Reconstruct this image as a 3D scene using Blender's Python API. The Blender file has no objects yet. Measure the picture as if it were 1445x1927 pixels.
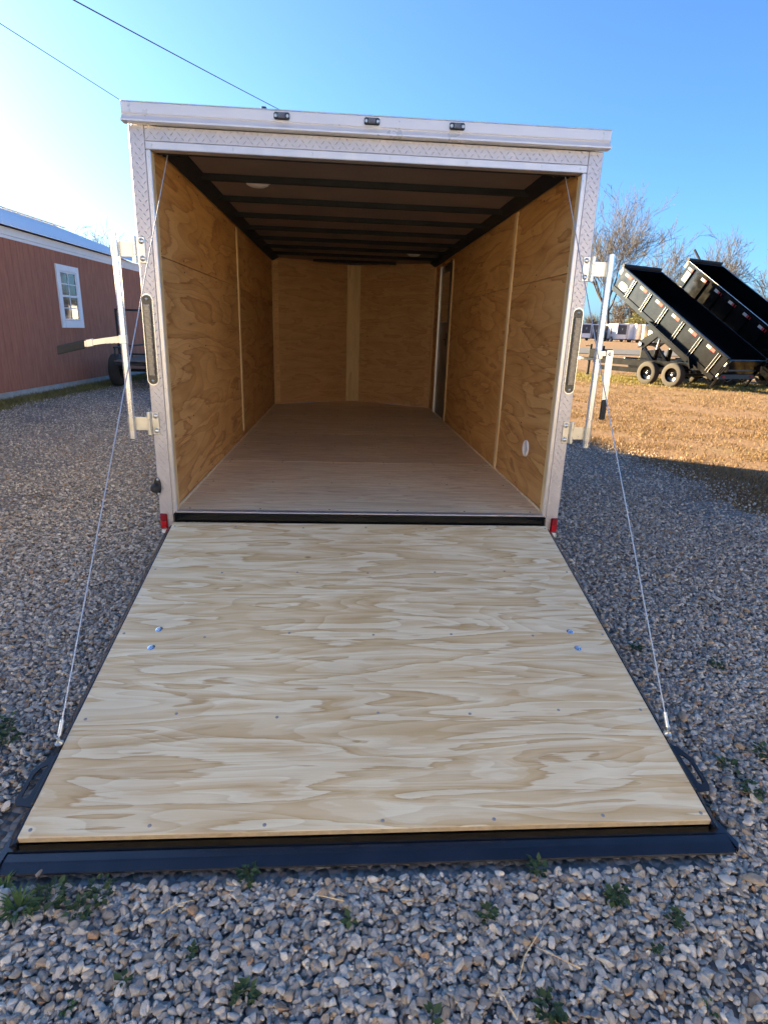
import bpy, bmesh, math, random
import numpy as np
from mathutils import Vector, Matrix
R = math.radians
sc = bpy.context.scene
col = sc.collection
G = 0.47                     # trailer floor height above the ground

# ------------------------------------------------------------------ camera
cam_d = bpy.data.cameras.new('camera'); cam = bpy.data.objects.new('camera', cam_d); col.objects.link(cam)
cam_d.sensor_fit = 'VERTICAL'; cam_d.sensor_height = 36.0
cam_d.lens = 1099.17 / 1927 * 36.0
cam_d.clip_start = 0.05; cam_d.clip_end = 3000
def cam_matrix(yaw, pitch, roll, loc):
    f = Vector((-math.sin(yaw)*math.cos(pitch), math.cos(yaw)*math.cos(pitch), math.sin(pitch)))
    rt = Vector((math.cos(yaw), math.sin(yaw), 0)); up = rt.cross(f)
    r2 = math.cos(roll)*rt + math.sin(roll)*up; u2 = -math.sin(roll)*rt + math.cos(roll)*up
    m = Matrix((( r2.x, u2.x, -f.x, loc[0]), (r2.y, u2.y, -f.y, loc[1]), (r2.z, u2.z, -f.z, loc[2]), (0, 0, 0, 1)))
    return m
cam.matrix_world = cam_matrix(-0.0746, -0.2996, 0.0344, (-0.1151, -2.9964, 0.9284 + G))
sc.camera = cam

# ------------------------------------------------------------------ sky, sun, exposure
SUN_AZ, SUN_EL = 60.0, 16.0          # degrees left of +Y, above the horizon
world = bpy.data.worlds.new('World'); sc.world = world; world.use_nodes = True
wn = world.node_tree; wn.nodes.clear()
sky = wn.nodes.new('ShaderNodeTexSky'); sky.sky_type = 'NISHITA'; sky.sun_disc = False
sky.sun_elevation = R(SUN_EL); sky.sun_rotation = R(-SUN_AZ)
sky.air_density = 0.8; sky.dust_density = 1.6; sky.ozone_density = 10.0; sky.altitude = 0
bg = wn.nodes.new('ShaderNodeBackground'); bg.inputs['Strength'].default_value = 0.072
wo = wn.nodes.new('ShaderNodeOutputWorld')
wn.links.new(sky.outputs[0], bg.inputs[0]); wn.links.new(bg.outputs[0], wo.inputs[0])
sd = bpy.data.lights.new('sun', 'SUN'); sun = bpy.data.objects.new('sun', sd); col.objects.link(sun)
sd.energy = 5.0; sd.angle = R(0.6); sd.color = (1.0, 0.84, 0.62)
sv = Vector((-math.sin(R(SUN_AZ))*math.cos(R(SUN_EL)), math.cos(R(SUN_AZ))*math.cos(R(SUN_EL)), math.sin(R(SUN_EL))))
sun.rotation_euler = sv.to_track_quat('Z', 'Y').to_euler(); sun.location = sv*60
vs = sc.view_settings
vs.view_transform = 'Standard'; vs.look = 'None'; vs.gamma = 1.0; vs.exposure = 2.95
vs.use_white_balance = True; vs.white_balance_temperature = 9300; vs.white_balance_tint = 5
try: vs.use_curve_mapping = False
except Exception: pass
sc.cycles.max_bounces = 10; sc.cycles.diffuse_bounces = 6; sc.cycles.glossy_bounces = 4

# ------------------------------------------------------------------ materials
def newmat(name):
    m = bpy.data.materials.new(name); m.use_nodes = True
    nt = m.node_tree; b = nt.nodes['Principled BSDF']
    return m, nt, b
def N(nt, t, **kw):
    n = nt.nodes.new(t)
    for k, v in kw.items():
        if hasattr(n, k): setattr(n, k, v)
        else: n.inputs[k].default_value = v
    return n
def L(nt, a, b): nt.links.new(a, b)
def c4(c): return (c[0], c[1], c[2], 1)
def ramp(nt, fac, stops, interp='LINEAR'):
    r = N(nt, 'ShaderNodeValToRGB'); r.color_ramp.interpolation = interp
    e = r.color_ramp.elements
    while len(e) < len(stops): e.new(0.5)
    for i, (p, c) in enumerate(stops): e[i].position = p; e[i].color = c4(c)
    L(nt, fac, r.inputs[0]); return r
def mixc(nt, fac, a, b, mode='MIX'):
    m = N(nt, 'ShaderNodeMix', data_type='RGBA', blend_type=mode)
    for s, v in ((m.inputs[0], fac), (m.inputs[6], a), (m.inputs[7], b)):
        if hasattr(v, 'links') or isinstance(v, bpy.types.NodeSocket): L(nt, v, s)
        else: s.default_value = v if not isinstance(v, tuple) else c4(v)
    return m.outputs[2]
def coords(nt, scale=(1, 1, 1), rnd=0.0, out='Object', rot=(0, 0, 0)):
    tc = N(nt, 'ShaderNodeTexCoord'); mp = N(nt, 'ShaderNodeMapping'); mp.inputs['Scale'].default_value = scale
    mp.inputs['Rotation'].default_value = rot
    L(nt, tc.outputs[out], mp.inputs[0])
    if rnd:
        oi = N(nt, 'ShaderNodeObjectInfo'); mu = N(nt, 'ShaderNodeMath', operation='MULTIPLY'); mu.inputs[1].default_value = rnd
        L(nt, oi.outputs['Random'], mu.inputs[0])
        ad = N(nt, 'ShaderNodeVectorMath', operation='ADD'); L(nt, mp.outputs[0], ad.inputs[0]); L(nt, mu.outputs[0], ad.inputs[1])
        return ad.outputs[0]
    return mp.outputs[0]
def noise(nt, vec, scale, detail=3, rough=0.5, dist=0.0):
    n = N(nt, 'ShaderNodeTexNoise'); n.inputs['Scale'].default_value = scale; n.inputs['Detail'].default_value = detail
    n.inputs['Roughness'].default_value = rough; n.inputs['Distortion'].default_value = dist
    L(nt, vec, n.inputs['Vector']); return n.outputs['Fac']
def math2(nt, op, a, b=None):
    m = N(nt, 'ShaderNodeMath', operation=op)
    for i, v in enumerate((a, b)):
        if v is None: continue
        if isinstance(v, bpy.types.NodeSocket): L(nt, v, m.inputs[i])
        else: m.inputs[i].default_value = v
    return m.outputs[0]
def bump(nt, b, h, strength=0.3, dist=0.01):
    bp = N(nt, 'ShaderNodeBump'); bp.inputs['Strength'].default_value = strength; bp.inputs['Distance'].default_value = dist
    L(nt, h, bp.inputs['Height']); L(nt, bp.outputs[0], b.inputs['Normal'])
def plain(name, c, rough=0.5, metal=0.0, var=0.12, scale=8.0, coat=0.0, bmp=0.0):
    m, nt, b = newmat(name)
    v = coords(nt); n = noise(nt, v, scale, 4, 0.6)
    r = ramp(nt, n, [(0.25, tuple(x*(1-var) for x in c)), (0.75, tuple(min(1, x*(1+var)) for x in c))])
    L(nt, r.outputs[0], b.inputs['Base Color'])
    rr = N(nt, 'ShaderNodeMapRange'); L(nt, n, rr.inputs[0]); rr.inputs[3].default_value = max(0.02, rough-0.08); rr.inputs[4].default_value = min(1, rough+0.08)
    L(nt, rr.outputs[0], b.inputs['Roughness'])
    b.inputs['Metallic'].default_value = metal
    if coat: b.inputs['Coat Weight'].default_value = coat
    if bmp: bump(nt, b, noise(nt, v, scale*12, 3), bmp, 0.003)
    return m
def plywood(name, light, mid, dark, stretch, k=5.0, base=3.0, rough=0.6, rnd=37.0, contrast=1.0, fine=0.5):
    """Rotary-cut veneer: contour bands of a stretched noise, sharp on one side, with fibres along the grain."""
    m, nt, b = newmat(name)
    v = coords(nt, stretch, rnd)
    vf = coords(nt, tuple(s*(2.2 if s < 3 else 20.0) for s in stretch), rnd)
    nf = noise(nt, vf, 4.0, 5, 0.7)
    n1 = noise(nt, v, base, 3.6, 0.47, 0.45)
    n1 = math2(nt, 'ADD', n1, math2(nt, 'MULTIPLY', math2(nt, 'SUBTRACT', nf, 0.5), 0.060))
    fr = math2(nt, 'FRACT', math2(nt, 'MULTIPLY', n1, k))
    half = tuple((p+q)/2 for p, q in zip(light, mid))
    r = ramp(nt, fr, [(0.0, light), (0.30, light), (0.335, half), (0.55, half), (0.585, mid), (0.80, mid), (0.955, dark), (0.985, light)])
    n2 = noise(nt, v, base*0.55, 2, 0.5, 0.4)
    r2 = ramp(nt, math2(nt, 'FRACT', math2(nt, 'MULTIPLY', n2, k*3.1)), [(0.0, light), (0.7, mid), (0.96, dark), (1.0, light)])
    c = mixc(nt, 0.32, r.outputs[0], r2.outputs[0])
    fib = ramp(nt, nf, [(0.28, (0.70, 0.66, 0.60)), (0.5, (1.0, 1.0, 1.0)), (0.75, (1.10, 1.10, 1.10))])
    c = mixc(nt, fine, c, fib.outputs[0], 'MULTIPLY')
    # slow tint and handling smudges
    ns = noise(nt, coords(nt, (1, 1, 1), rnd), 2.3, 4, 0.6)
    sm = ramp(nt, ns, [(0.32, (0.86, 0.83, 0.80)), (0.62, (1.04, 1.03, 1.02))])
    c = mixc(nt, 0.55, c, sm.outputs[0], 'MULTIPLY')
    # small knots and dark flecks
    vk = N(nt, 'ShaderNodeTexVoronoi'); vk.inputs['Scale'].default_value = 2.1
    L(nt, coords(nt, tuple(0.8 if s < 3 else 1.5 for s in stretch), rnd), vk.inputs['Vector'])
    kn = ramp(nt, vk.outputs['Distance'], [(0.0, (0.30, 0.20, 0.12)), (0.018, (0.55, 0.42, 0.30)), (0.034, (1, 1, 1))])
    c = mixc(nt, 0.8, c, kn.outputs[0], 'MULTIPLY')
    oi = N(nt, 'ShaderNodeObjectInfo')
    tone = ramp(nt, oi.outputs['Random'], [(0.0, (0.78, 0.73, 0.68)), (0.5, (1, 1, 1)), (1.0, (1.06, 1.0, 0.92))])
    c = mixc(nt, 0.8 if rnd else 0.0, c, tone.outputs[0], 'MULTIPLY')
    L(nt, c, b.inputs['Base Color']); b.inputs['Roughness'].default_value = rough
    bump(nt, b, nf, 0.12, 0.002)
    return m

M = {}
M['ramp_ply'] = plywood('ramp plywood', (0.92, 0.83, 0.61), (0.74, 0.55, 0.31), (0.55, 0.35, 0.155), (1.1, 8.5, 8.5), 5.4, 1.2, 0.6)
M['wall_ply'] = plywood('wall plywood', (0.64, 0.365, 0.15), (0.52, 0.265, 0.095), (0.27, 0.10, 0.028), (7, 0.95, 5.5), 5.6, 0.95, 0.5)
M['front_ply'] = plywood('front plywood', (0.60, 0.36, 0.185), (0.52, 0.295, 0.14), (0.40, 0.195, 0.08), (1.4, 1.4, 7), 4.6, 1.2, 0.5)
M['floor_ply'] = plywood('floor plywood', (0.90, 0.75, 0.54), (0.78, 0.60, 0.40), (0.56, 0.38, 0.22), (0.9, 9, 9), 6.0, 1.3, 0.42)
M['batten'] = plywood('pine batten', (0.76, 0.57, 0.33), (0.68, 0.48, 0.26), (0.54, 0.34, 0.165), (8, 8, 1.0), 2.5, 1.5, 0.55)
M['ply_edge'] = plain('plywood edge', (0.42, 0.33, 0.23), 0.7, 0, 0.25, 40)
M['alu'] = plain('mill aluminium', (0.54, 0.53, 0.55), 0.36, 0.75, 0.08, 12)
M['tread'] = plain('tread plate aluminium', (0.45, 0.44, 0.48), 0.40, 0.6, 0.10, 9)
M['zinc'] = plain('zinc plated steel', (0.62, 0.61, 0.57), 0.3, 0.85, 0.12, 20)
M['galv'] = plain('galvanised tube', (0.66, 0.67, 0.68), 0.28, 0.9, 0.10, 14)
M['bolt'] = plain('bright zinc bolt', (0.62, 0.67, 0.72), 0.25, 0.9, 0.08, 60)
M['dull'] = plain('dull screw', (0.30, 0.30, 0.31), 0.6, 0.5, 0.2, 60)
M['cap'] = plain('white roof cap', (0.62, 0.61, 0.63), 0.3, 0.25, 0.03, 6)
M['white'] = plain('white painted skin', (0.76, 0.76, 0.75), 0.35, 0.0, 0.04, 3)
M['black'] = plain('black paint', (0.012, 0.012, 0.014), 0.35, 0.0, 0.3, 7, 0.2)
M['gloss'] = plain('gloss black steel', (0.0022, 0.0025, 0.003), 0.17, 0.0, 0.3, 5, 0.15)
M['gloss'].node_tree.nodes['Principled BSDF'].inputs['Specular IOR Level'].default_value = 0.3
M['rubber'] = plain('black rubber', (0.018, 0.018, 0.018), 0.75, 0.0, 0.25, 20)
M['seal'] = plain('dusty black rim', (0.007, 0.009, 0.016), 0.24, 0.0, 0.6, 9, 0.3, 0.12)
M['tyre'] = plain('dusty tyre', (0.036, 0.032, 0.028), 0.85, 0.0, 0.3, 9)
M['ceil'] = plain('brown grey ceiling liner', (0.19, 0.145, 0.12), 0.6, 0.0, 0.18, 4)
M['bow'] = plain('black roof bow', (0.005, 0.0045, 0.0045), 0.8, 0.0, 0.3, 10)
M['door'] = plain('dark door skin', (0.045, 0.040, 0.045), 0.35, 0.0, 0.2, 5)
M['plastic'] = plain('white plastic', (0.74, 0.73, 0.72), 0.4, 0.0, 0.03, 8)
M['lens_dark'] = plain('smoked lens', (0.10, 0.088, 0.088), 0.22, 0.0, 0.45, 55, 0.7)
M['red'] = plain('red lens', (0.42, 0.008, 0.012), 0.2, 0.0, 0.15, 60, 0.7)
M['red_dark'] = plain('deep red lens', (0.20, 0.006, 0.010), 0.2, 0.0, 0.15, 60, 0.7)
M['cable'] = plain('coated steel cable', (0.46, 0.49, 0.53), 0.35, 0.5, 0.1, 200)
M['refl_w'] = plain('white reflective tape', (0.26, 0.255, 0.25), 0.65, 0.0, 0.08, 40)
M['refl_r'] = plain('red reflective tape', (0.30, 0.008, 0.008), 0.65, 0.0, 0.1, 40)
M['chrome'] = plain('bright steel rod', (0.75, 0.75, 0.76), 0.14, 1.0, 0.05, 8)
M['concrete'] = plain('concrete block', (0.33, 0.32, 0.30), 0.9, 0.0, 0.18, 9, 0, 0.4)
M['trim'] = plain('white painted trim', (0.74, 0.74, 0.75), 0.45, 0.0, 0.05, 4)
M['roofmetal'] = plain('pale metal roofing', (0.78, 0.80, 0.82), 0.42, 0.25, 0.08, 2)
M['wood_pole'] = plain('weathered pole', (0.16, 0.12, 0.09), 0.85, 0.0, 0.25, 5)
M['wire'] = plain('dark wire', (0.03, 0.03, 0.035), 0.6, 0.0, 0.1, 5)
M['stone_tan'] = plain('tan stone', (0.34, 0.26, 0.19), 0.85, 0.0, 0.3, 30, 0, 0.4)
M['stone_pale'] = plain('pale stone', (0.46, 0.43, 0.39), 0.85, 0.0, 0.25, 30, 0, 0.4)
def siding_mat():
    m, nt, b = newmat('brick red stained siding')
    v = coords(nt, (5, 5, 0.7), 11.0); n = noise(nt, v, 4, 5, 0.65)
    r = ramp(nt, n, [(0.25, (0.27, 0.085, 0.048)), (0.55, (0.38, 0.13, 0.075)), (0.8, (0.45, 0.18, 0.11))])
    L(nt, r.outputs[0], b.inputs['Base Color']); b.inputs['Roughness'].default_value = 0.8
    bump(nt, b, n, 0.3, 0.004); return m
M['siding'] = siding_mat()
def glass_mat():
    m, nt, b = newmat('window glass')
    b.inputs['Base Color'].default_value = (0.045, 0.05, 0.055, 1); b.inputs['Roughness'].default_value = 0.04
    b.inputs['Specular IOR Level'].default_value = 0.9; b.inputs['Coat Weight'].default_value = 0.8; b.inputs['Coat Roughness'].default_value = 0.03
    bump(nt, b, noise(nt, coords(nt), 3.0, 1), 0.04, 0.02); return m
M['glass'] = glass_mat()
def bark_mat(name, a, bcol):
    m, nt, b = newmat(name)
    n = noise(nt, coords(nt), 1.5, 5, 0.65)
    r = ramp(nt, n, [(0.3, a), (0.7, bcol)]); L(nt, r.outputs[0], b.inputs['Base Color']); b.inputs['Roughness'].default_value = 0.9
    return m
M['bark'] = bark_mat('grey bark', (0.038, 0.030, 0.026), (0.085, 0.070, 0.060))
M['twig'] = bark_mat('twig bark', (0.045, 0.039, 0.037), (0.095, 0.083, 0.077))
def leaf_mat(name, a, bcol):
    m, nt, b = newmat(name)
    at = N(nt, 'ShaderNodeAttribute', attribute_name='tint')
    r = ramp(nt, at.outputs['Fac'], [(0.0, a), (1.0, bcol)]); L(nt, r.outputs[0], b.inputs['Base Color'])
    b.inputs['Roughness'].default_value = 0.65
    tr = N(nt, 'ShaderNodeBsdfTranslucent'); L(nt, r.outputs[0], tr.inputs[0])
    mx = N(nt, 'ShaderNodeMixShader'); mx.inputs[0].default_value = 0.3
    out = nt.nodes['Material Output']; L(nt, b.outputs[0], mx.inputs[1]); L(nt, tr.outputs[0], mx.inputs[2]); L(nt, mx.outputs[0], out.inputs[0])
    return m
M['weed'] = leaf_mat('weed leaf', (0.030, 0.060, 0.022), (0.085, 0.135, 0.045))
M['weed_bright'] = leaf_mat('bright grass blade', (0.055, 0.11, 0.022), (0.12, 0.20, 0.045))
M['dry'] = leaf_mat('dry grass', (0.105, 0.060, 0.026), (0.27, 0.172, 0.082))
M['greengrass'] = leaf_mat('yellow green grass', (0.12, 0.11, 0.03), (0.27, 0.22, 0.075))
M['russet'] = leaf_mat('russet leaf', (0.16, 0.07, 0.035), (0.30, 0.16, 0.09))
M['shrub'] = leaf_mat('olive leaf', (0.07, 0.075, 0.02), (0.17, 0.16, 0.05))

# ------------------------------------------------------------------ mesh helper
class MB:
    def __init__(s, tf=None): s.v = []; s.f = []; s.tf = tf; s.sm = []
    def add(s, vs, fs, smooth=False):
        o = len(s.v)
        s.v += [tuple(s.tf(Vector(p))) if s.tf else tuple(p) for p in vs]
        s.f += [tuple(i+o for i in f) for f in fs]; s.sm += [smooth]*len(fs)
        return s
    def box(s, lo, hi, b=0.0):
        lo = [min(a, c) for a, c in zip(lo, hi)] if False else list(lo); hi = list(hi)
        for i in range(3):
            if lo[i] > hi[i]: lo[i], hi[i] = hi[i], lo[i]
        d = min(hi[i]-lo[i] for i in range(3)); b = min(b, d*0.45)
        if b <= 0:
            x0, y0, z0 = lo; x1, y1, z1 = hi
            return s.add([(x0,y0,z0),(x1,y0,z0),(x1,y1,z0),(x0,y1,z0),(x0,y0,z1),(x1,y0,z1),(x1,y1,z1),(x0,y1,z1)],
                  [(3,2,1,0),(4,5,6,7),(0,1,5,4),(1,2,6,5),(2,3,7,6),(3,0,4,7)])
        vs, idx, fs = [], {}, []
        for sx in (0, 1):
            for sy in (0, 1):
                for sz in (0, 1):
                    c = [(lo, hi)[k][i] for i, k in enumerate((sx, sy, sz))]
                    for ax in range(3):
                        p = list(c)
                        for j in range(3):
                            if j != ax: p[j] += b*(1 if (sx, sy, sz)[j] == 0 else -1)
                        idx[(sx, sy, sz, ax)] = len(vs); vs.append(p)
        I = idx
        for ax in range(3):
            a, c = [(1, 2), (2, 0), (0, 1)][ax]
            for sd in (0, 1):
                q = []
                for (u, w) in ((0, 0), (1, 0), (1, 1), (0, 1)):
                    k = [0, 0, 0]; k[ax] = sd; k[a] = u; k[c] = w; q.append(I[(*k, ax)])
                fs.append(tuple(q if sd else q[::-1]))
            for (u, w) in ((0, 0), (0, 1), (1, 0), (1, 1)):
                k0 = [0, 0, 0]; k0[a] = u; k0[c] = w; k1 = list(k0); k1[ax] = 1
                q = [I[(*k0, a)], I[(*k1, a)], I[(*k1, c)], I[(*k0, c)]]
                fs.append(tuple(q if (u == w) == False else q[::-1]))
        for sx in (0, 1):
            for sy in (0, 1):
                for sz in (0, 1):
                    q = [I[(sx, sy, sz, 0)], I[(sx, sy, sz, 1)], I[(sx, sy, sz, 2)]]
                    fs.append(tuple(q if (sx+sy+sz) % 2 else q[::-1]))
        return s.add(vs, fs)
    def tube(s, pts, r, n=8, cap=True, smooth=True):
        pts = [Vector(p) for p in pts]; rs = r if isinstance(r, (list, tuple)) else [r]*len(pts)
        vs, fs = [], []; prev = None
        for i, p in enumerate(pts):
            d = (pts[min(i+1, len(pts)-1)] - pts[max(i-1, 0)]).normalized()
            if prev is None:
                a = d.orthogonal().normalized()
            else:
                a = (prev - d*prev.dot(d)); a = a.normalized() if a.length > 1e-6 else d.orthogonal().normalized()
            prev = a; c = d.cross(a)
            for k in range(n):
                t = 2*math.pi*k/n; vs.append(p + (a*math.cos(t) + c*math.sin(t))*rs[i])
        for i in range(len(pts)-1):
            for k in range(n):
                k2 = (k+1) % n; fs.append((i*n+k, i*n+k2, (i+1)*n+k2, (i+1)*n+k))
        s.add(vs, fs, smooth)
        if cap:
            o = len(s.v) - len(vs)
            s.f += [tuple(o+k for k in range(n))[::-1], tuple(o+(len(pts)-1)*n+k for k in range(n))]; s.sm += [False, False]
        return s
    def lathe(s, prof, c, axis='y', n=20, smooth=True):
        """prof: (radius, offset along axis)"""
        ax = {'x': Vector((1,0,0)), 'y': Vector((0,1,0)), 'z': Vector((0,0,1))}[axis] if isinstance(axis, str) else Vector(axis).normalized()
        a = ax.orthogonal().normalized(); b = ax.cross(a); c = Vector(c); vs, fs = [], []
        for (r, h) in prof:
            for k in range(n):
                t = 2*math.pi*k/n; vs.append(c + ax*h + (a*math.cos(t)+b*math.sin(t))*max(r, 1e-5))
        for i in range(len(prof)-1):
            for k in range(n):
                k2 = (k+1) % n; fs.append((i*n+k, i*n+k2, (i+1)*n+k2, (i+1)*n+k))
        return s.add(vs, fs, smooth)
    def prism(s, poly, fn, a, b):
        """poly of 2D points, extruded: fn(u,v,w) with w from a to b"""
        n = len(poly)
        vs = [fn(u, v, a) for u, v in poly] + [fn(u, v, b) for u, v in poly]
        fs = [tuple(range(n))[::-1], tuple(range(n, 2*n))] + [(i, (i+1) % n, n+(i+1) % n, n+i) for i in range(n)]
        return s.add(vs, fs)
    def mesh(s, name, mat, fix=True):
        me = bpy.data.meshes.new(name); me.from_pydata(s.v, [], s.f)
        if s.sm: me.polygons.foreach_set('use_smooth', s.sm)
        if fix:
            bm = bmesh.new(); bm.from_mesh(me); bmesh.ops.recalc_face_normals(bm, faces=bm.faces); bm.to_mesh(me); bm.free()
        if any(s.sm): me.set_sharp_from_angle(angle=R(42))
        me.materials.append(M[mat] if isinstance(mat, str) else mat); me.update(); return me
    def build(s, name, mat, parent=None, kind=None, fix=True):
        return link(name, s.mesh(name, mat, fix), parent, kind)
def link(name, me, parent=None, kind=None):
    o = bpy.data.objects.new(name, me); col.objects.link(o)
    if parent: o.parent = parent
    if kind: o['kind'] = kind
    return o
def tag(o, label, cat, group=None):
    o['label'] = label; o['category'] = cat
    if group: o['group'] = group
    return o
def thing(name, label, cat, loc=(0, 0, 0), rz=0.0, group=None):
    o = bpy.data.objects.new(name, None); col.objects.link(o); o.empty_display_size = 0.2
    o.location = loc; o.rotation_euler = (0, 0, rz); return tag(o, label, cat, group)
def put(name, me, parent, loc=(0, 0, 0), rot=(0, 0, 0), sca=(1, 1, 1)):
    o = bpy.data.objects.new(name, me); col.objects.link(o); o.parent = parent; o.location = loc; o.rotation_euler = rot; o.scale = sca; return o
def soup(name, V, F, mat, parent=None, kind=None, tint=None):
    me = bpy.data.meshes.new(name); V = np.asarray(V, dtype=np.float32); F = np.asarray(F, dtype=np.int32)
    k = F.shape[1]; me.vertices.add(len(V)); me.vertices.foreach_set('co', V.ravel())
    me.loops.add(F.size); me.loops.foreach_set('vertex_index', F.ravel())
    me.polygons.add(len(F)); me.polygons.foreach_set('loop_start', np.arange(0, F.size, k, dtype=np.int32))
    me.polygons.foreach_set('loop_total', np.full(len(F), k, dtype=np.int32)); me.update(calc_edges=True)
    if tint is not None:
        a = me.attributes.new('tint', 'FLOAT', 'FACE'); a.data.foreach_set('value', np.asarray(tint, dtype=np.float32))
    me.materials.append(M[mat] if isinstance(mat, str) else mat); return link(name, me, parent, kind)

# ================================================================== GROUND
def ground_h(x, y):
    """gentle rise of the field towards the far row of trailers"""
    t = min(1.0, max(0.0, (y - 24.0)/64.0)); return 1.12*t*t*(3-2*t)
def edge_wob(y, s): return 0.16*math.sin(y*1.3+s) + 0.10*math.sin(y*3.7+2*s) + 0.05*math.sin(y*9.1+s)
GX0 = -5.62
def gx1(y): return 3.62 - 0.30*min(3.4, max(0.0, y-3.4)) + edge_wob(y, 2.1)*0.8

def field_mat():
    m, nt, b = newmat('dry field')
    v = coords(nt)
    n1 = noise(nt, v, 0.35, 4, 0.6); n2 = noise(nt, v, 3.0, 5, 0.7); n3 = noise(nt, coords(nt, (1, 0.45, 1)), 22.0, 4, 0.7)
    straw = ramp(nt, n3, [(0.28, (0.090, 0.050, 0.022)), (0.5, (0.174, 0.098, 0.046)), (0.75, (0.239, 0.147, 0.070))])
    dirt = ramp(nt, n2, [(0.3, (0.105, 0.052, 0.026)), (0.7, (0.188, 0.103, 0.051))])
    c = mixc(nt, ramp(nt, n2, [(0.42, (0, 0, 0)), (0.62, (1, 1, 1))]).outputs[0], straw.outputs[0], dirt.outputs[0])
    green = ramp(nt, n3, [(0.3, (0.074, 0.055, 0.014)), (0.7, (0.158, 0.114, 0.039))])
    c = mixc(nt, ramp(nt, n1, [(0.50, (0, 0, 0)), (0.68, (0.413, 0.413, 0.413))]).outputs[0], c, green.outputs[0])
    L(nt, c, b.inputs['Base Color']); b.inputs['Roughness'].default_value = 0.95
    bump(nt, b, n3, 0.9, 0.03); return m
def gravel_mat():
    m, nt, b = newmat('gravel')
    v = coords(nt)
    vo = N(nt, 'ShaderNodeTexVoronoi'); vo.inputs['Scale'].default_value = 44.0; L(nt, v, vo.inputs['Vector'])
    sep = N(nt, 'ShaderNodeSeparateColor'); L(nt, vo.outputs['Color'], sep.inputs[0])
    r = ramp(nt, sep.outputs[0], [(0.0, (0.10, 0.095, 0.09)), (0.35, (0.20, 0.19, 0.18)), (0.6, (0.17, 0.135, 0.11)), (0.85, (0.27, 0.26, 0.25)), (1, (0.33, 0.27, 0.22))])
    n1 = noise(nt, v, 0.9, 4, 0.6)
    c = mixc(nt, ramp(nt, n1, [(0.4, (0, 0, 0)), (0.75, (0.55, 0.55, 0.55))]).outputs[0], r.outputs[0], (0.105, 0.08, 0.062))
    L(nt, c, b.inputs['Base Color']); b.inputs['Roughness'].default_value = 0.9
    bump(nt, b, math2(nt, 'SUBTRACT', 1.0, vo.outputs['Distance']), 1.0, 0.02); return m
def asphalt_mat():
    m, nt, b = newmat('grey asphalt'); v = coords(nt)
    r = ramp(nt, noise(nt, v, 1.2, 5, 0.7), [(0.3, (0.06, 0.066, 0.075)), (0.7, (0.105, 0.112, 0.123))])
    L(nt, r.outputs[0], b.inputs['Base Color']); b.inputs['Roughness'].default_value = 0.85; return m

def grid_sheet(name, xs, ys, zf, mat, kind='structure', keep=None):
    V = np.array([(x, y, zf(x, y)) for y in ys for x in xs]); n = len(xs)
    F = [(j*n+i, j*n+i+1, (j+1)*n+i+1, (j+1)*n+i) for j in range(len(ys)-1) for i in range(n-1)
         if keep is None or keep((xs[i]+xs[i+1])/2, (ys[j]+ys[j+1])/2)]
    return soup(name, V, F, mat, None, kind)
def spaced(a, b, fine0, fine1, step):
    s = list(np.arange(fine0, fine1, step)); out = []
    x = fine0; d = step
    while x > a: d *= 1.5; x -= d; out.append(max(x, a))
    out = out[::-1] + s; x = out[-1]; d = step
    while x < b: d *= 1.5; x += d; out.append(min(x, b))
    return out
fxs = spaced(-900, 900, -30, 60, 3.0); fys = spaced(-60, 1500, -20, 110, 3.0)
o = grid_sheet('grass_field', fxs, fys, lambda x, y: ground_h(x, y) - 0.024, field_mat())
# gravel yard: a strip with wavering edges
ys = list(np.arange(-12, 26, 0.25)); ks = np.linspace(0, 1, 14)
V = []; F = []
for j, y in enumerate(ys):
    a = GX0 + edge_wob(y, 0.3)*0.8; b_ = gx1(y)
    for k in ks: V.append((a+(b_-a)*k, y, ground_h(0, y) - 0.015))
nk = len(ks)
F = [(j*nk+i, j*nk+i+1, (j+1)*nk+i+1, (j+1)*nk+i) for j in range(len(ys)-1) for i in range(nk-1)]
soup('gravel_yard', V, F, gravel_mat(), None, 'structure')
rx = list(np.arange(-40, 160, 4.0)); ry = [44.0, 46.0, 48.0, 50.0, 52.0, 54.0]
grid_sheet('road', rx, ry, lambda x, y: ground_h(x, y) + 0.02, asphalt_mat())

# ------------------------------------------------------------------ loose gravel stones (uncountable: one object, geometry nodes)
def stone_mat():
    m, nt, b = newmat('crushed stone')
    oi = N(nt, 'ShaderNodeObjectInfo')
    r = ramp(nt, oi.outputs['Random'], [(0.0, (0.27, 0.27, 0.275)), (0.12, (0.39, 0.39, 0.395)), (0.24, (0.20, 0.20, 0.21)), (0.36, (0.45, 0.44, 0.43)),
        (0.46, (0.33, 0.33, 0.34)), (0.57, (0.30, 0.25, 0.21)), (0.63, (0.42, 0.42, 0.425)), (0.74, (0.24, 0.245, 0.255)), (0.86, (0.35, 0.28, 0.22)), (0.91, (0.56, 0.54, 0.52)), (0.975, (0.30, 0.20, 0.14))], 'CONSTANT')
    v = coords(nt, (1, 1, 1), 50.0)
    n = noise(nt, v, 1.7, 5, 0.7)
    sp = ramp(nt, n, [(0.3, (0.93, 0.84, 0.73)), (0.7, (1.44, 1.32, 1.15))])
    L(nt, mixc(nt, 1.0, r.outputs[0], sp.outputs[0], 'MULTIPLY'), b.inputs['Base Color']); b.inputs['Roughness'].default_value = 0.82
    bump(nt, b, noise(nt, v, 5.0, 4, 0.7), 0.35, 0.1); return m
M['stone'] = stone_mat()
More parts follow.
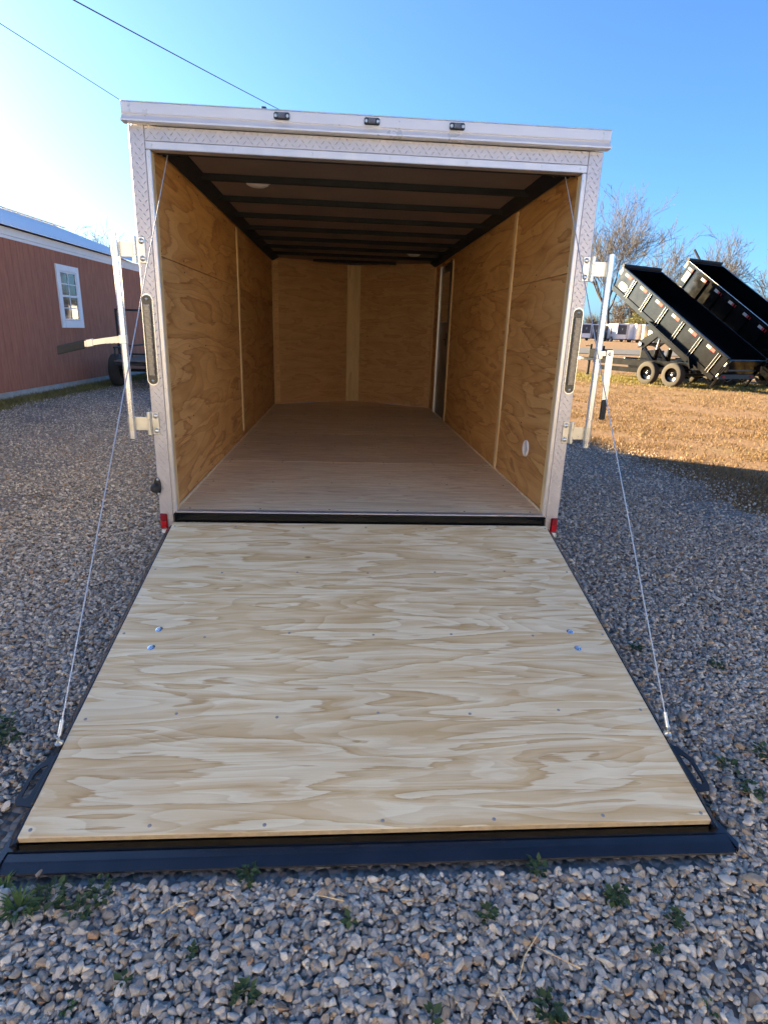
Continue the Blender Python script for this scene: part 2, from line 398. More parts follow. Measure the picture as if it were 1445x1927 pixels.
def scatter_nodes(name, mat, variants, smin, smax, squash):
    ng = bpy.data.node_groups.new(name, 'GeometryNodeTree')
    ng.interface.new_socket('Geometry', in_out='INPUT', socket_type='NodeSocketGeometry')
    ng.interface.new_socket('Geometry', in_out='OUTPUT', socket_type='NodeSocketGeometry')
    nn = ng.nodes; lk = ng.links.new
    gi = nn.new('NodeGroupInput'); go = nn.new('NodeGroupOutput')
    join = nn.new('GeometryNodeJoinGeometry')
    for k in range(variants):
        rv = nn.new('FunctionNodeRandomValue'); rv.data_type = 'FLOAT_VECTOR'
        rv.inputs[0].default_value = (-1, -1, -1); rv.inputs[1].default_value = (1, 1, 1); rv.inputs['Seed'].default_value = 11+k*7
        nm = nn.new('ShaderNodeVectorMath'); nm.operation = 'NORMALIZE'; lk(rv.outputs[0], nm.inputs[0])
        pt = nn.new('GeometryNodePoints'); pt.inputs['Count'].default_value = 13 + (k % 4)*2; lk(nm.outputs[0], pt.inputs['Position'])
        ch = nn.new('GeometryNodeConvexHull'); lk(pt.outputs[0], ch.inputs[0])
        ss = nn.new('GeometryNodeSubdivisionSurface'); lk(ch.outputs[0], ss.inputs['Mesh']); ss.inputs['Level'].default_value = 2
        for i_ in ss.inputs:
            if i_.name == 'Edge Crease': i_.default_value = 0.45
        tr = nn.new('GeometryNodeTransform'); lk(ss.outputs[0], tr.inputs[0])
        rr = random.Random(k); tr.inputs['Scale'].default_value = (1.15+rr.random()*0.55, 0.8+rr.random()*0.35, 0.55+rr.random()*0.3)
        sh = nn.new('GeometryNodeSetShadeSmooth'); lk(tr.outputs[0], sh.inputs[0])
        sm = nn.new('GeometryNodeSetMaterial'); sm.inputs['Material'].default_value = mat; lk(sh.outputs[0], sm.inputs[0])
        g2 = nn.new('GeometryNodeGeometryToInstance'); lk(sm.outputs[0], g2.inputs[0]); lk(g2.outputs[0], join.inputs[0])
    dp = nn.new('GeometryNodeDistributePointsOnFaces'); dp.distribute_method = 'RANDOM'; lk(gi.outputs[0], dp.inputs['Mesh'])
    na = nn.new('GeometryNodeInputNamedAttribute'); na.data_type = 'FLOAT'; na.inputs['Name'].default_value = 'dens'
    lk(na.outputs[0], dp.inputs['Density'])
    rz = nn.new('FunctionNodeRandomValue'); rz.data_type = 'FLOAT'; rz.inputs[2].default_value = -0.009; rz.inputs[3].default_value = 0.009; rz.inputs['Seed'].default_value = 3
    cx = nn.new('ShaderNodeCombineXYZ'); lk(rz.outputs[1], cx.inputs[2])
    sp = nn.new('GeometryNodeSetPosition'); lk(dp.outputs[0], sp.inputs[0]); lk(cx.outputs[0], sp.inputs['Offset'])
    ip = nn.new('GeometryNodeInstanceOnPoints'); lk(sp.outputs[0], ip.inputs['Points']); lk(join.outputs[0], ip.inputs['Instance'])
    ip.inputs['Pick Instance'].default_value = True
    rr_ = nn.new('FunctionNodeRandomValue'); rr_.data_type = 'FLOAT_VECTOR'; rr_.inputs[0].default_value = (-0.7, -0.7, 0); rr_.inputs[1].default_value = (0.7, 0.7, 6.283); rr_.inputs['Seed'].default_value = 5
    lk(rr_.outputs[0], ip.inputs['Rotation'])
    r1 = nn.new('FunctionNodeRandomValue'); r1.data_type = 'FLOAT'; r1.inputs[2].default_value = 0; r1.inputs[3].default_value = 1; r1.inputs['Seed'].default_value = 9
    pw = nn.new('ShaderNodeMath'); pw.operation = 'POWER'; lk(r1.outputs[1], pw.inputs[0]); pw.inputs[1].default_value = 1.8
    mr = nn.new('ShaderNodeMapRange'); lk(pw.outputs[0], mr.inputs[0]); mr.inputs[3].default_value = smin; mr.inputs[4].default_value = smax
    lk(mr.outputs[0], ip.inputs['Scale']); lk(ip.outputs[0], go.inputs[0])
    return ng
step = 0.12
gx = np.arange(-5.9, 4.9, step); gy = np.arange(-2.75, 13.0, step)
rngs = np.random.default_rng(4)
V = []; D = []
for y in gy:
    for x in gx:
        d = math.hypot(x+0.1, y+3.0)
        dens = 15500.0 if d < 2.4 else 15500.0*(2.4/d)**1.8
        a = GX0+edge_wob(y, .3)*.8; b_ = gx1(y)
        if x > b_: dens *= max(0.0, 0.35-(x-b_)*0.55)
        elif x > b_-0.9: dens *= 1.0-0.6*(x-(b_-0.9))/0.9
        if x < a: dens *= 0.08
        if abs(x) < 1.06 and -1.72 < y < 5.2: dens = 0.0
        pn = 0.5+0.5*math.sin(x*2.1+1.7*math.sin(y*1.3))*math.sin(y*2.6+x)
        if pn > 0.84: dens *= 0.45
        V.append((x, y, -0.008)); D.append(max(0.0, dens))
nx = len(gx)
F = [(j*nx+i, j*nx+i+1, (j+1)*nx+i+1, (j+1)*nx+i) for j in range(len(gy)-1) for i in range(nx-1) if D[j*nx+i] > 0 and D[(j+1)*nx+i+1] > 0]
gs = soup('gravel_stones', V, F, 'stone', None, 'stuff')
at = gs.data.attributes.new('dens', 'FLOAT', 'POINT'); at.data.foreach_set('value', np.array(D, dtype=np.float32))
gs['label'] = 'loose grey crushed stone covering the yard around the ramp'; gs['category'] = 'gravel'
md = gs.modifiers.new('scatter', 'NODES'); md.node_group = scatter_nodes('stone scatter', M['stone'], 9, 0.0038, 0.0140, 0.6)

# ------------------------------------------------------------------ dry grass blades (stuff)
def blades(name, n, fx, mat, hmin, hmax, label, seed, w=0.005):
    g = np.random.default_rng(seed); P = fx(g, n); n = len(P)
    h = hmin+(hmax-hmin)*g.random(n)**1.5; a = g.random(n)*6.283; ln = g.random(n)*0.9+0.15; la = g.random(n)*6.283
    ww = w*(0.6+0.8*g.random(n))
    dx, dy = np.cos(a)*ww, np.sin(a)*ww
    A = P+np.c_[dx, dy, np.zeros(n)]; B = P-np.c_[dx, dy, np.zeros(n)]
    C = P+np.c_[np.cos(la)*h*ln, np.sin(la)*h*ln, h]
    V = np.stack([A, B, C], 1).reshape(-1, 3); F = np.arange(3*n).reshape(-1, 3)
    o = soup(name, V, F, mat, None, 'stuff', g.random(n)); o['label'] = label; o['category'] = 'grass'; return o
def fieldpts(g, n):
    d = 4.5+26*g.random(n)**1.5; a = R(20)+R(34)*g.random(n)
    x = -0.1+d*np.sin(a); y = -3+d*np.cos(a)
    edge = np.array([gx1(t) for t in y]) - 0.15 + 0.35*g.standard_normal(n)
    clump = g.standard_normal(n)*0.9
    for _ in range(14):
        th = g.random()*6.283; fq = 1.2+7*g.random(); clump = clump + 0.42*np.sin((x*np.cos(th)+y*np.sin(th))*fq+g.random()*6.283)
    k = (x > edge) & (y < 30) & (clump > -0.2)
    return np.c_[x[k], y[k], np.full(k.sum(), -0.024)]
blades('dry_grass', 230000, fieldpts, 'dry', 0.010, 0.055, 'short straw coloured grass of the sunlit field', 7, 0.006)
def greenpts(g, n):
    P = []
    u = g.random(n); x = 7.0+8*u; y = 21.0-5.0*u+g.standard_normal(n)*1.6
    return np.c_[x, y, np.full(n, -0.024)]
blades('green_grass', 26000, greenpts, 'greengrass', 0.02, 0.09, 'yellow green grass growing around the black dump trailers', 8, 0.011)
def wallpts(g, n):
    y = 6.4+9.5*g.random(n); x = -6.66+0.05*y+0.12+np.abs(g.standard_normal(n))*0.28
    return np.c_[x, y, np.full(n, -0.02)]
blades('wall_grass', 16000, wallpts, 'greengrass', 0.02, 0.10, 'thin yellow green grass along the foot of the red building', 9, 0.008)

# ================================================================== ENCLOSED TRAILER
W, OW, IW = 1.067, 0.977, 0.987            # outer half width, opening half width, inner wall half width
HO, HC = 1.662, 1.736                       # opening and ceiling height above the floor
YF, YA = 4.62, 5.20                         # inner front corners and apex of the wedge nose
T = thing('enclosed_trailer', 'white enclosed cargo trailer standing open with its plywood ramp lowered', 'trailer')
up = lambda p: Vector((p[0], p[1], p[2]+G))
def TB(): return MB(up)
def lug_mesh(x0, x1, z0, z1, y, pitch=0.030):
    """raised tread bars, alternating direction"""
    m = TB(); j = 0; h = 0.0105; w = 0.0022; z = z0+pitch*0.4
    while z < z1-0.004:
        i = 0; x = x0+pitch*0.3+(0 if j % 2 == 0 else pitch*0.5)
        while x < x1-0.003:
            s = 1 if (i+j) % 2 == 0 else -1
            dx, dz = 0.7071*h, 0.7071*h*s; px, pz = -0.7071*w*s, 0.7071*w
            m.add([(x-dx, y, z-dz), (x+px, y, z+pz), (x+dx, y, z+dz), (x-px, y, z-pz), (x-dx*.5, y-0.0022, z-dz*.5), (x+dx*.5, y-0.0022, z+dz*.5)],
                  [(0, 4, 5, 1), (1, 5, 2), (2, 5, 4, 3), (3, 4, 0)])
            x += pitch; i += 1
        z += pitch*0.62; j += 1
    return m
bolt_m = MB().lathe([(0.0, -0.007), (0.006, -0.0065), (0.0115, -0.003), (0.013, 0)], (0, 0, 0), 'y', 12).mesh('bolt', 'zinc')
screw_m = MB().lathe([(0.0, -0.002), (0.0035, -0.002), (0.0048, 0)], (0, 0, 0), 'y', 8).mesh('screw', 'zinc')
for s in (-1, 1):
    p = TB().box((s*0.9985, -0.004, -0.108), (s*W, 0.06, 1.752), 0.003).build('corner_post', 'tread', T)
    lug_mesh(min(s*1.0, s*1.064), max(s*1.0, s*1.064), -0.1, 1.745, -0.004).build('tread_pattern', 'tread', p, 'stuff')
hd = TB().box((-0.998, -0.002, 1.694), (0.998, 0.06, 1.7515), 0.002).build('header', 'tread', T)
lug_mesh(-0.995, 0.995, 1.695, 1.749, -0.002).build('tread_pattern', 'tread', hd, 'stuff')
tr = TB().box((-0.998, -0.007, 1.660), (0.998, 0.045, 1.6935), 0.003).build('top_trim', 'alu', T)
for x in (-0.97, -0.62, -0.27, 0.08, 0.43, 0.78, 0.965): put('screw', screw_m, tr, (x, -0.007, 1.678+G))
for s in (-1, 1):
    st = TB().box((s*0.9765, -0.007, -0.03), (s*0.998, 0.045, 1.6595), 0.003).build('side_trim', 'alu', T)
    for z in (0.05, 0.34, 0.62, 0.90, 1.18, 1.44, 1.63): put('screw', screw_m, st, (s*0.988, -0.007, z+G))
# roof cap and its drip rail, swept across the width
prof = [(-0.030, 1.832), (-0.034, 1.828), (-0.034, 1.790), (-0.029, 1.785), (-0.050, 1.761), (-0.056, 1.760), (-0.056, 1.753), (-0.006, 1.753), (-0.006, 1.80), (0.06, 1.815), (0.06, 1.832)]
cp = TB().prism(prof, lambda u, v, w: (w, u, v), -1.079, 1.079).build('roof_cap', 'cap', T)
TB().box((-1.0795, -0.036, 1.829), (1.0795, 0.02, 1.8335), 0.001).build('cap_bead', 'alu', cp)
for x in (-1.045, 1.045):
    for z in (1.818, 1.796): put('screw', screw_m, cp, (x, -0.034, z+G), (0, 0, 0), (1.3, 1, 1.3))
for x in (-0.398, -0.006, 0.372):
    ml = TB().box((x-0.034, -0.046, 1.793), (x+0.034, -0.034, 1.822), 0.005).build('marker_light', 'black', T)
    TB().box((x-0.015, -0.054, 1.796), (x+0.015, -0.0461, 1.819), 0.004).build('lens', 'lens_dark', ml)
    for dx in (-0.025, 0.025): put('screw', screw_m, ml, (x+dx, -0.046, 1.8075+G), (0, 0, 0), (1.5, 1.5, 1.5))
TB().box((-0.50, 0.06, 1.845), (-0.475, 0.12, 1.872), 0.004).box((-0.475, 0.08, 1.845), (-0.455, 0.10, 1.856), 0.002).build('roof_bracket', 'rubber', T)
TB().tube([(-0.405, 0.07, 1.84), (-0.402, 0.07, 1.862)], 0.004, 6).build('roof_stud', 'rubber', T)
# shell; unseen nose lengthened past the interior to shift its cast shadow
for s in (-1, 1):
    TB().box((s*1.046, 0.0601, -0.10), (s*1.062, 5.60, 1.80), 0.002).build('side_wall', 'white', T)
    # corner rail along the roof edge
    TB().box((s*1.063, 0.0605, 1.74), (s*1.072, 5.60, 1.824), 0.002).build('roof_rail', 'alu', T)
    a, b_ = (s*1.062, 5.6005), (s*0.002, 6.20)
    TB().prism([a, b_, (b_[0], b_[1]-0.02), (s*1.046, 5.6005)], lambda u, v, w: (u, v, w), -0.10, 1.80).build('nose_wall', 'white', T)
TB().prism([(-1.06, 0.061), (1.06, 0.061), (1.06, 5.60), (0, 6.19), (-1.06, 5.60)], lambda u, v, w: (u, v, w), 1.803, 1.822).build('roof', 'white', T)
# chassis, tongue, axles, wheels
m = TB()
for s in (-1, 1): m.box((s*0.62, 0.1, -0.21), (s*0.70, 5.5, -0.105), 0.004)
for k in range(8): m.box((-1.0, 0.3+k*0.6, -0.165), (-0.705, 0.35+k*0.6, -0.105), 0.003).box((0.705, 0.3+k*0.6, -0.165), (1.0, 0.35+k*0.6, -0.105), 0.003).box((-0.615, 0.3+k*0.6, -0.165), (0.615, 0.35+k*0.6, -0.105), 0.003)
m.build('chassis', 'black', T)
m = TB()
for s in (-1, 1): m.tube([(s*0.95, 5.3, -0.16), (s*0.05, 7.05, -0.16)], 0.045, 4, smooth=False)
m.tube([(0, 6.95, -0.15), (0, 7.3, -0.13)], [0.06, 0.045], 8); m.build('tongue', 'black', T)
m = TB().tube([(0, 6.85, 0.25), (0, 6.85, -0.38)], 0.03, 8).tube([(0, 6.85, -0.38), (0, 6.85, -0.455)], [0.02, 0.07], 8).tube([(0, 6.85, 0.22), (0.18, 6.85, 0.22)], 0.010, 6); m.build('jack', 'black', T)
tyre_p = [(0.20, -0.095), (0.30, -0.10), (0.325, -0.085), (0.338, -0.05), (0.34, 0.05), (0.325, 0.085), (0.30, 0.10), (0.20, 0.095)]
def wheel(parent, c, axis, R_, tfm, rimmat='black', face=-1, n=28):
    k = R_/0.34
    mb = MB(tfm); mb.lathe([(r*k, h*1.05*k) for r, h in tyre_p] + [(0.20*k, -0.095*k)], c, axis, n); ty = mb.build('tyre', 'tyre', parent)
    f = face
    rp = [(0.205, 0.075), (0.195, 0.095), (0.185, 0.09), (0.17, 0.02), (0.10, 0.0), (0.075, 0.02), (0.07, 0.02)]
    mb = MB(tfm); mb.lathe([(r*k, f*h*k) for r, h in rp]+[(0.0, f*0.02*k), ], c, axis, n); rim = mb.build('rim', rimmat, ty)
    mb = MB(tfm); mb.lathe([(0.035*k, f*0.02*k), (0.034*k, f*0.055*k), (0.02*k, f*0.065*k), (0.0, f*0.065*k)], c, axis, 12).build('hub_cap', 'zinc', ty)
    return ty
for s in (-1, 1):
    for y in (2.15, 2.95): wheel(T, (s*1.19, y, -0.14), 'x', 0.33, up, 'white', s)
    pts = [(1.62, -0.10), (1.74, 0.16), (1.95, 0.27), (3.15, 0.27), (3.36, 0.16), (3.48, -0.10), (3.455, -0.10), (3.34, 0.145), (3.14, 0.25), (1.96, 0.25), (1.76, 0.145), (1.645, -0.10)]
    TB().prism(pts, lambda u, v, w: (w, u, v), s*1.0625, s*1.31).build('fender', 'alu', T)
m = TB()
for y in (2.15, 2.95): m.tube([(-1.1, y, -0.24), (1.1, y, -0.24)], 0.04, 8)
m.build('axle', 'black', T)

# interior floor in sheets across the length
yy = [0.0, 1.22, 2.44, 3.66, 4.62]
floor_screw = MB().lathe([(0.0, 0.0004), (0.0035, 0.0010), (0.0055, -0.0002)], (0, 0, 0), 'z', 8).mesh('floor_screw', 'bow')
for a, b_ in zip(yy[:-1], yy[1:]):
    fs_ = TB().box((-0.986, a+0.0025, -0.018), (0.986, b_-0.0025, 0.0), 0.001).build('floor_sheet', 'floor_ply', T)
    for y in (a+0.03, (a+b_)/2, b_-0.03):
        for k in range(6): put('screw', floor_screw, fs_, (-0.92+k*0.368, y, G+0.0003))
TB().prism([(-0.985, 4.6215), (0.985, 4.6215), (0, 5.20)], lambda u, v, w: (u, v, w), -0.018, 0.0).build('floor_sheet', 'floor_ply', T)
TB().box((-0.975, -0.036, -0.006), (0.975, 0.0, 0.002), 0.002).build('threshold', 'alu', T)
sill = TB().box((-0.985, -0.030, -0.060), (0.985, 0.05, -0.0185), 0.003).box((-0.985, -0.042, -0.018), (0.985, -0.002, -0.0065), 0.002).build('rear_sill', 'gloss', T)
for k in range(7): put('screw', screw_m, sill, (-0.85+k*0.285, -0.010, 0.003+G), (R(-90), 0, 0), (1.4, 1.4, 1.4))

wall_screw = MB().lathe([(0.0, -0.0008), (0.0030, -0.0012), (0.0052, 0.0004)], (0, 0, 0), 'y', 8).mesh('wall_screw', 'bow')
# wall sheets: horizontal plywood, 1.23 m lower course, upper course to the ceiling rail
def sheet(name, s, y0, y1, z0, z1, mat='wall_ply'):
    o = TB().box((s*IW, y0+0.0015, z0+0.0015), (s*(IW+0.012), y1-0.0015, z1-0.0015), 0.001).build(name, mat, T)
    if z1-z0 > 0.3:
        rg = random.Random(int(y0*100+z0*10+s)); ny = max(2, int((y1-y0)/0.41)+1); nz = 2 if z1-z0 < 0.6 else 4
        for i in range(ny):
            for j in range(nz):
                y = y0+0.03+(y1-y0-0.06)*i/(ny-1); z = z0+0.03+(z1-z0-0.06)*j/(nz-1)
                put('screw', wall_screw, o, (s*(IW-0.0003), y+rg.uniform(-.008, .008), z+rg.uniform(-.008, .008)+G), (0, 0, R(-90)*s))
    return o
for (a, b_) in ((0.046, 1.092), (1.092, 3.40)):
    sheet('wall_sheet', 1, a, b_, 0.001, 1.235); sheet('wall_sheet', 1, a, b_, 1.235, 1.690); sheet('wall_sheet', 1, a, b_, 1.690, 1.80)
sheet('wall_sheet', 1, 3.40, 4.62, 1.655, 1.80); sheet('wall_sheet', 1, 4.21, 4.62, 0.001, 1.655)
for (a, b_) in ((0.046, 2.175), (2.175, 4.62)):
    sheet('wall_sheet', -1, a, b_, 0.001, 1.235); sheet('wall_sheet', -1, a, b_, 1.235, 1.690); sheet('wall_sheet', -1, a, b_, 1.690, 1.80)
def batten(s, y0, y1, z0, z1, t=0.011): return TB().box((s*(IW-0.001), y0, z0), (s*(IW-t), y1, z1), 0.002).build('batten', 'batten', T)
batten(1, 1.065, 1.119, 0.004, 1.685); batten(1, 3.345, 3.399, 0.004, 1.64); batten(-1, 2.150, 2.202, 0.06, 1.68)
batten(-1, 4.575, 4.615, 0.004, 1.70); batten(1, 4.570, 4.612, 0.004, 1.70)
# wooden rim of the opening, against the trim
for s in (-1, 1):
    TB().box((s*0.976, 0.002, -0.02), (s*0.9855, 0.044, 1.655), 0.001).build('opening_rim', 'batten', T)
    TB().box((s*0.9865, 0.05, 0.0005), (s*0.975, 4.60, 0.014), 0.004).build('floor_moulding', 'floor_ply', T)
# wedge shaped front wall, two sheets with a cover board on the joint
for s in (-1, 1):
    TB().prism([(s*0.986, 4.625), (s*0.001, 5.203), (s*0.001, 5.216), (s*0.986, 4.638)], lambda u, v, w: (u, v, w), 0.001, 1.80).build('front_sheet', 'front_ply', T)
TB().prism([(-0.085, 5.137), (0.0, 5.187), (0.085, 5.137), (0.085, 5.122), (0.0, 5.170), (-0.085, 5.122)], lambda u, v, w: (u, v, w), 0.003, 1.733).build('cover_board', 'batten', T)
for s in (-1, 1):
    TB().prism([(s*0.975, 4.630), (s*0.925, 4.659), (s*0.922, 4.650), (s*0.973, 4.620)], lambda u, v, w: (u, v, w), 0.003, 1.70).build('corner_batten', 'front_ply', T)
# side door in the right wall
dr = TB().box((0.9905, 3.46, 0.012), (1.02, 4.16, 1.645), 0.004).build('side_door', 'door', T)
TB().box((0.975, 3.40, 0.004), (1.0, 3.4595, 1.6545), 0.002).build('door_jamb', 'door', T)
TB().box((0.972, 4.1605, 0.004), (1.0, 4.1705, 1.6545), 0.002).build('door_edge', 'alu', T)
TB().box((0.978, 4.1710, 0.004), (1.0, 4.2085, 1.6545), 0.002).build('door_jamb', 'door', T)
TB().box((0.978, 3.53, 0.80), (0.990, 3.58, 0.93), 0.003).tube([(0.972, 3.555, 0.865), (0.972, 3.63, 0.865)], 0.007, 6).build('latch', 'rubber', dr)
TB().box((0.9862, 3.56, 1.05), (0.9903, 4.05, 1.56), 0.002).build('window_pane', 'glass', dr)
# ceiling
TB().prism([(-0.985, 0.046), (0.985, 0.046), (0.985, 4.62), (0, 5.19), (-0.985, 4.62)], lambda u, v, w: (u, v, w), HC, HC+0.012).build('ceiling', 'ceil', T)
for k in range(8):
    y = 0.74+k*0.56
    w = 0.984 if y < 4.6 else 0.5
    TB().prism([(y-0.030, HC-0.001), (y-0.018, HC-0.030), (y+0.018, HC-0.030), (y+0.030, HC-0.001)], lambda u, v, w_: (w_, u, v), -w, w).build('roof_bow', 'bow', T)
for s in (-1, 1):
    TB().prism([(s*0.9855, HC-0.04), (s*0.972, HC-0.045), (s*0.905, HC-0.006), (s*0.905, HC-0.001), (s*0.9855, HC-0.001)], lambda u, v, w: (u, w, v), 0.06, 4.60).build('cove', 'bow', T)
TB().box((-0.97, 0.05, 1.66), (0.97, 0.075, HC-0.002), 0.003).build('rear_bow', 'bow', T)
# counterbalance spring tube behind the header
TB().tube([(-0.90, 0.13, 1.700), (0.90, 0.13, 1.700)], 0.018, 10).build('spring_tube', 'bow', T)
for s in (-1, 1):
    TB().lathe([(0.0, -0.035), (0.034, -0.035), (0.034, -0.025), (0.022, -0.02), (0.022, 0.02), (0.034, 0.025), (0.034, 0.035), (0.0, 0.035)], (s*0.925, 0.13, 1.700), 'x', 14).build('cable_drum', 'bow', T)
for (x, y) in ((-0.63, 0.86), (0.617, 3.78)):
    dl = TB().lathe([(0.0, -0.026), (0.045, -0.024), (0.062, -0.016), (0.066, -0.004), (0.076, -0.003), (0.078, 0.0)], (x, y, HC-0.001), 'z', 24).build('dome_light', 'plastic', T)
vt = TB().lathe([(0.0, -0.006), (0.032, -0.006), (0.038, -0.010), (0.047, -0.009), (0.050, 0.0)], (IW-0.0005, 0.425, 0.283), 'x', 24)
vt.build('wall_vent', 'plastic', T)

# stop lights on the posts, tail reflectors, rubber bumper
for s, x, zt, zb in ((-1, -1.044, 1.052, 0.648), (1, 1.038, 1.062, 0.660)):
    def capsule(w, z0, z1, n=8):
        r = w; return [(x+r*math.cos(t), z1-r+r*math.sin(t)) for t in [math.pi*k/n for k in range(n+1)]] + [(x+r*math.cos(t), z0+r+r*math.sin(t)) for t in [math.pi+math.pi*k/n for k in range(n+1)]]
    so = TB().prism(capsule(0.0225, zb-0.004, zt+0.004), lambda u, v, w: (u, w, v), -0.0135, -0.0042).build('stop_light', 'black', T)
    TB().prism(capsule(0.027, zb-0.010, zt+0.010), lambda u, v, w: (u, w, v), -0.009, -0.0041).build('chrome_bezel', 'galv', so)
    TB().box((x-0.0165, -0.021, zb+0.036), (x+0.0165, -0.0136, zt-0.036), 0.003).build('lens', 'lens_dark', so)
    for k in range(11):
        z = zb+0.042+k*(zt-zb-0.084)/11
        TB().box((x-0.012, -0.0235, z+0.004), (x+0.012, -0.0211, z+(zt-zb-0.084)/11-0.004), 0.001).build('diode_cell', 'lens_dark', so)
    for z in (zt-0.014, zb+0.014): put('bolt', bolt_m, so, (x, -0.0136, z+G), (0, 0, 0), (0.55, 0.9, 0.55))
    xr = s*1.047
    rf = TB().box((xr-0.0185, -0.016, -0.103), (xr+0.0185, -0.0042, -0.020), 0.004).build('tail_light', 'red_dark', T)
    TB().box((xr-0.015, -0.020, -0.098), (xr+0.015, -0.0161, -0.060), 0.003).build('lower_lens', 'red', rf)
    TB().box((xr-0.015, -0.020, -0.058), (xr+0.015, -0.0161, -0.025), 0.003).build('upper_lens', 'red_dark', rf)
    TB().box((xr-0.016, -0.012, -0.128), (xr+0.016, 0.02, -0.1085), 0.002).build('post_foot', 'white', T)
kb = TB().prism([(-1.066+0.0175*math.cos(t)*1.0, 0.126+0.048*math.sin(t)) for t in [2*math.pi*k/16 for k in range(16)]], lambda u, v, w: (u, w, v), -0.014, -0.0043).build('rubber_bumper', 'rubber', T)
TB().lathe([(0.0, -0.034), (0.012, -0.033), (0.020, -0.026), (0.024, -0.012), (0.025, 0.0)], (-1.074, -0.0141, 0.120), 'y', 16).build('bumper_pad', 'rubber', kb)
for z in (0.164, 0.088): put('bolt', bolt_m, kb, (-1.062, -0.0142, z+G), (0, 0, 0), (0.55, 0.8, 0.55))

# lock bars: hinge plates on the posts carry a swinging vertical tube with a handle
for s in (-1, 1):
    xb = s*1.158
    bar = TB().tube([(xb, -0.03, 0.378), (xb, -0.03, 1.316)], 0.0165, 18).build('lock_bar', 'galv', T)
    for z in (1.25, 0.452):
        hp = TB().box((s*1.032, -0.0095, z-0.056), (s*1.066, -0.0045, z+0.056), 0.002).build('hinge', 'zinc', T)
        for dz in (-0.037, 0.037): put('bolt', bolt_m, hp, (s*1.047, -0.0096, z+dz+G))
        k = TB()
        for z0, z1 in ((-0.056, -0.022), (-0.0205, 0.0205), (0.022, 0.056)): k.tube([(s*1.079, -0.015, z+z0), (s*1.079, -0.015, z+z1)], 0.0105, 10)
        k.box((s*1.0665, -0.013, z-0.056), (s*1.073, -0.0075, z+0.056), 0.001); k.build('knuckle', 'zinc', hp)
        TB().box((s*1.084, -0.0235, z-0.033), (s*1.152, -0.0195, z+0.033), 0.001).build('hinge_arm', 'zinc', hp)
        TB().lathe([(0.0168, -0.034), (0.0186, -0.034), (0.0186, 0.034), (0.0168, 0.034)], (xb, -0.03, z), 'z', 14).build('bar_sleeve', 'zinc', bar)
    TB().box((xb-0.016, -0.050, 0.832), (xb+0.016, -0.0435, 0.872), 0.002).box((xb-0.016, -0.0434, 0.835), (xb-0.0137, -0.02, 0.869), 0.001).box((xb+0.0137, -0.0434, 0.835), (xb+0.016, -0.02, 0.869), 0.001).build('handle_bracket', 'zinc', bar)
    if s < 0:   # swung straight out, slightly drooping
        def hp_(p): return up(Vector((xb - 0.017 - p[0], -0.038-p[0]*0.10+p[1], 0.862 - 0.045*p[0]/0.28 - 0.30*max(0, p[0]-0.05)**2 + p[2])))
        hb = MB(hp_)
        for k in range(8): hb.box((k*0.02, -0.003, -0.026+0.006*min(1, k/3)), ((k+1)*0.02-0.0002, 0.003, 0.005), 0.0)
        hb.build('handle', 'zinc', bar)
        MB(hp_).box((0.155, -0.0055, -0.028), (0.28, 0.0055, 0.012), 0.004).build('grip', 'rubber', bar)
        MB(hp_).box((0.118, -0.0065, -0.024), (0.148, 0.0065, 0.010), 0.002).build('grip_collar', 'zinc', bar)
    else:       # hanging down
        xh = 1.212
        TB().box((xb+0.0165, -0.034, 0.845), (xh+0.014, -0.028, 0.872), 0.002).build('handle_link', 'zinc', bar)
        TB().prism([(-0.0145, 0.875), (0.0145, 0.875), (0.018, 0.865), (0.021, 0.62), (-0.006, 0.62), (-0.0165, 0.80)], lambda u, v, w: (xh+u, w, v), -0.042, -0.037).build('handle', 'galv', bar)
        TB().box((xh-0.008, -0.046, 0.528), (xh+0.023, -0.033, 0.632), 0.005).build('grip', 'rubber', bar)
        put('bolt', bolt_m, bar, (xh, -0.042, 0.857+G), (0, 0, 0), (0.7, 0.7, 0.7))

# ------------------------------------------------------------------ ramp door
RY0, RZ0, RY1, RZ1 = -0.0507, -0.0531, -1.6775, -0.4251
RL = math.hypot(RY1-RY0, RZ1-RZ0); rd = Vector((0, (RY1-RY0)/RL, (RZ1-RZ0)/RL)); rn = Vector((0, rd.z, -rd.y))
def rampf(p): return Vector((p[0], RY0, RZ0+G)) + rd*p[1] + rn*p[2]
RA = math.atan2(-rd.z, -rd.y)
ramp_o = MB(rampf).box((-0.992, 0.004, -0.044), (0.992, RL-0.004, -0.0205), 0.002).build('ramp_door', 'gloss', T)
MB(rampf).box((-0.988, 0.0, -0.0200), (0.988, RL, 0.0), 0.0015).build('ramp_plywood', 'ramp_ply', ramp_o)
MB(rampf).box((-0.987, RL+0.0002, -0.0190), (0.987, RL+0.0012, -0.0012), 0.0).build('plywood_edge', 'ply_edge', ramp_o)
for s in (-1, 1):
    fl = MB(rampf)
    fl.prism([(0.9885, -0.006), (0.9885, -0.030), (1.020, -0.036), (1.022, -0.032), (1.000, -0.012), (0.996, -0.006)], lambda u, v, w: (s*u, w, v), 0.02, RL+0.012)
    fl.build('side_flange', 'seal', ramp_o)
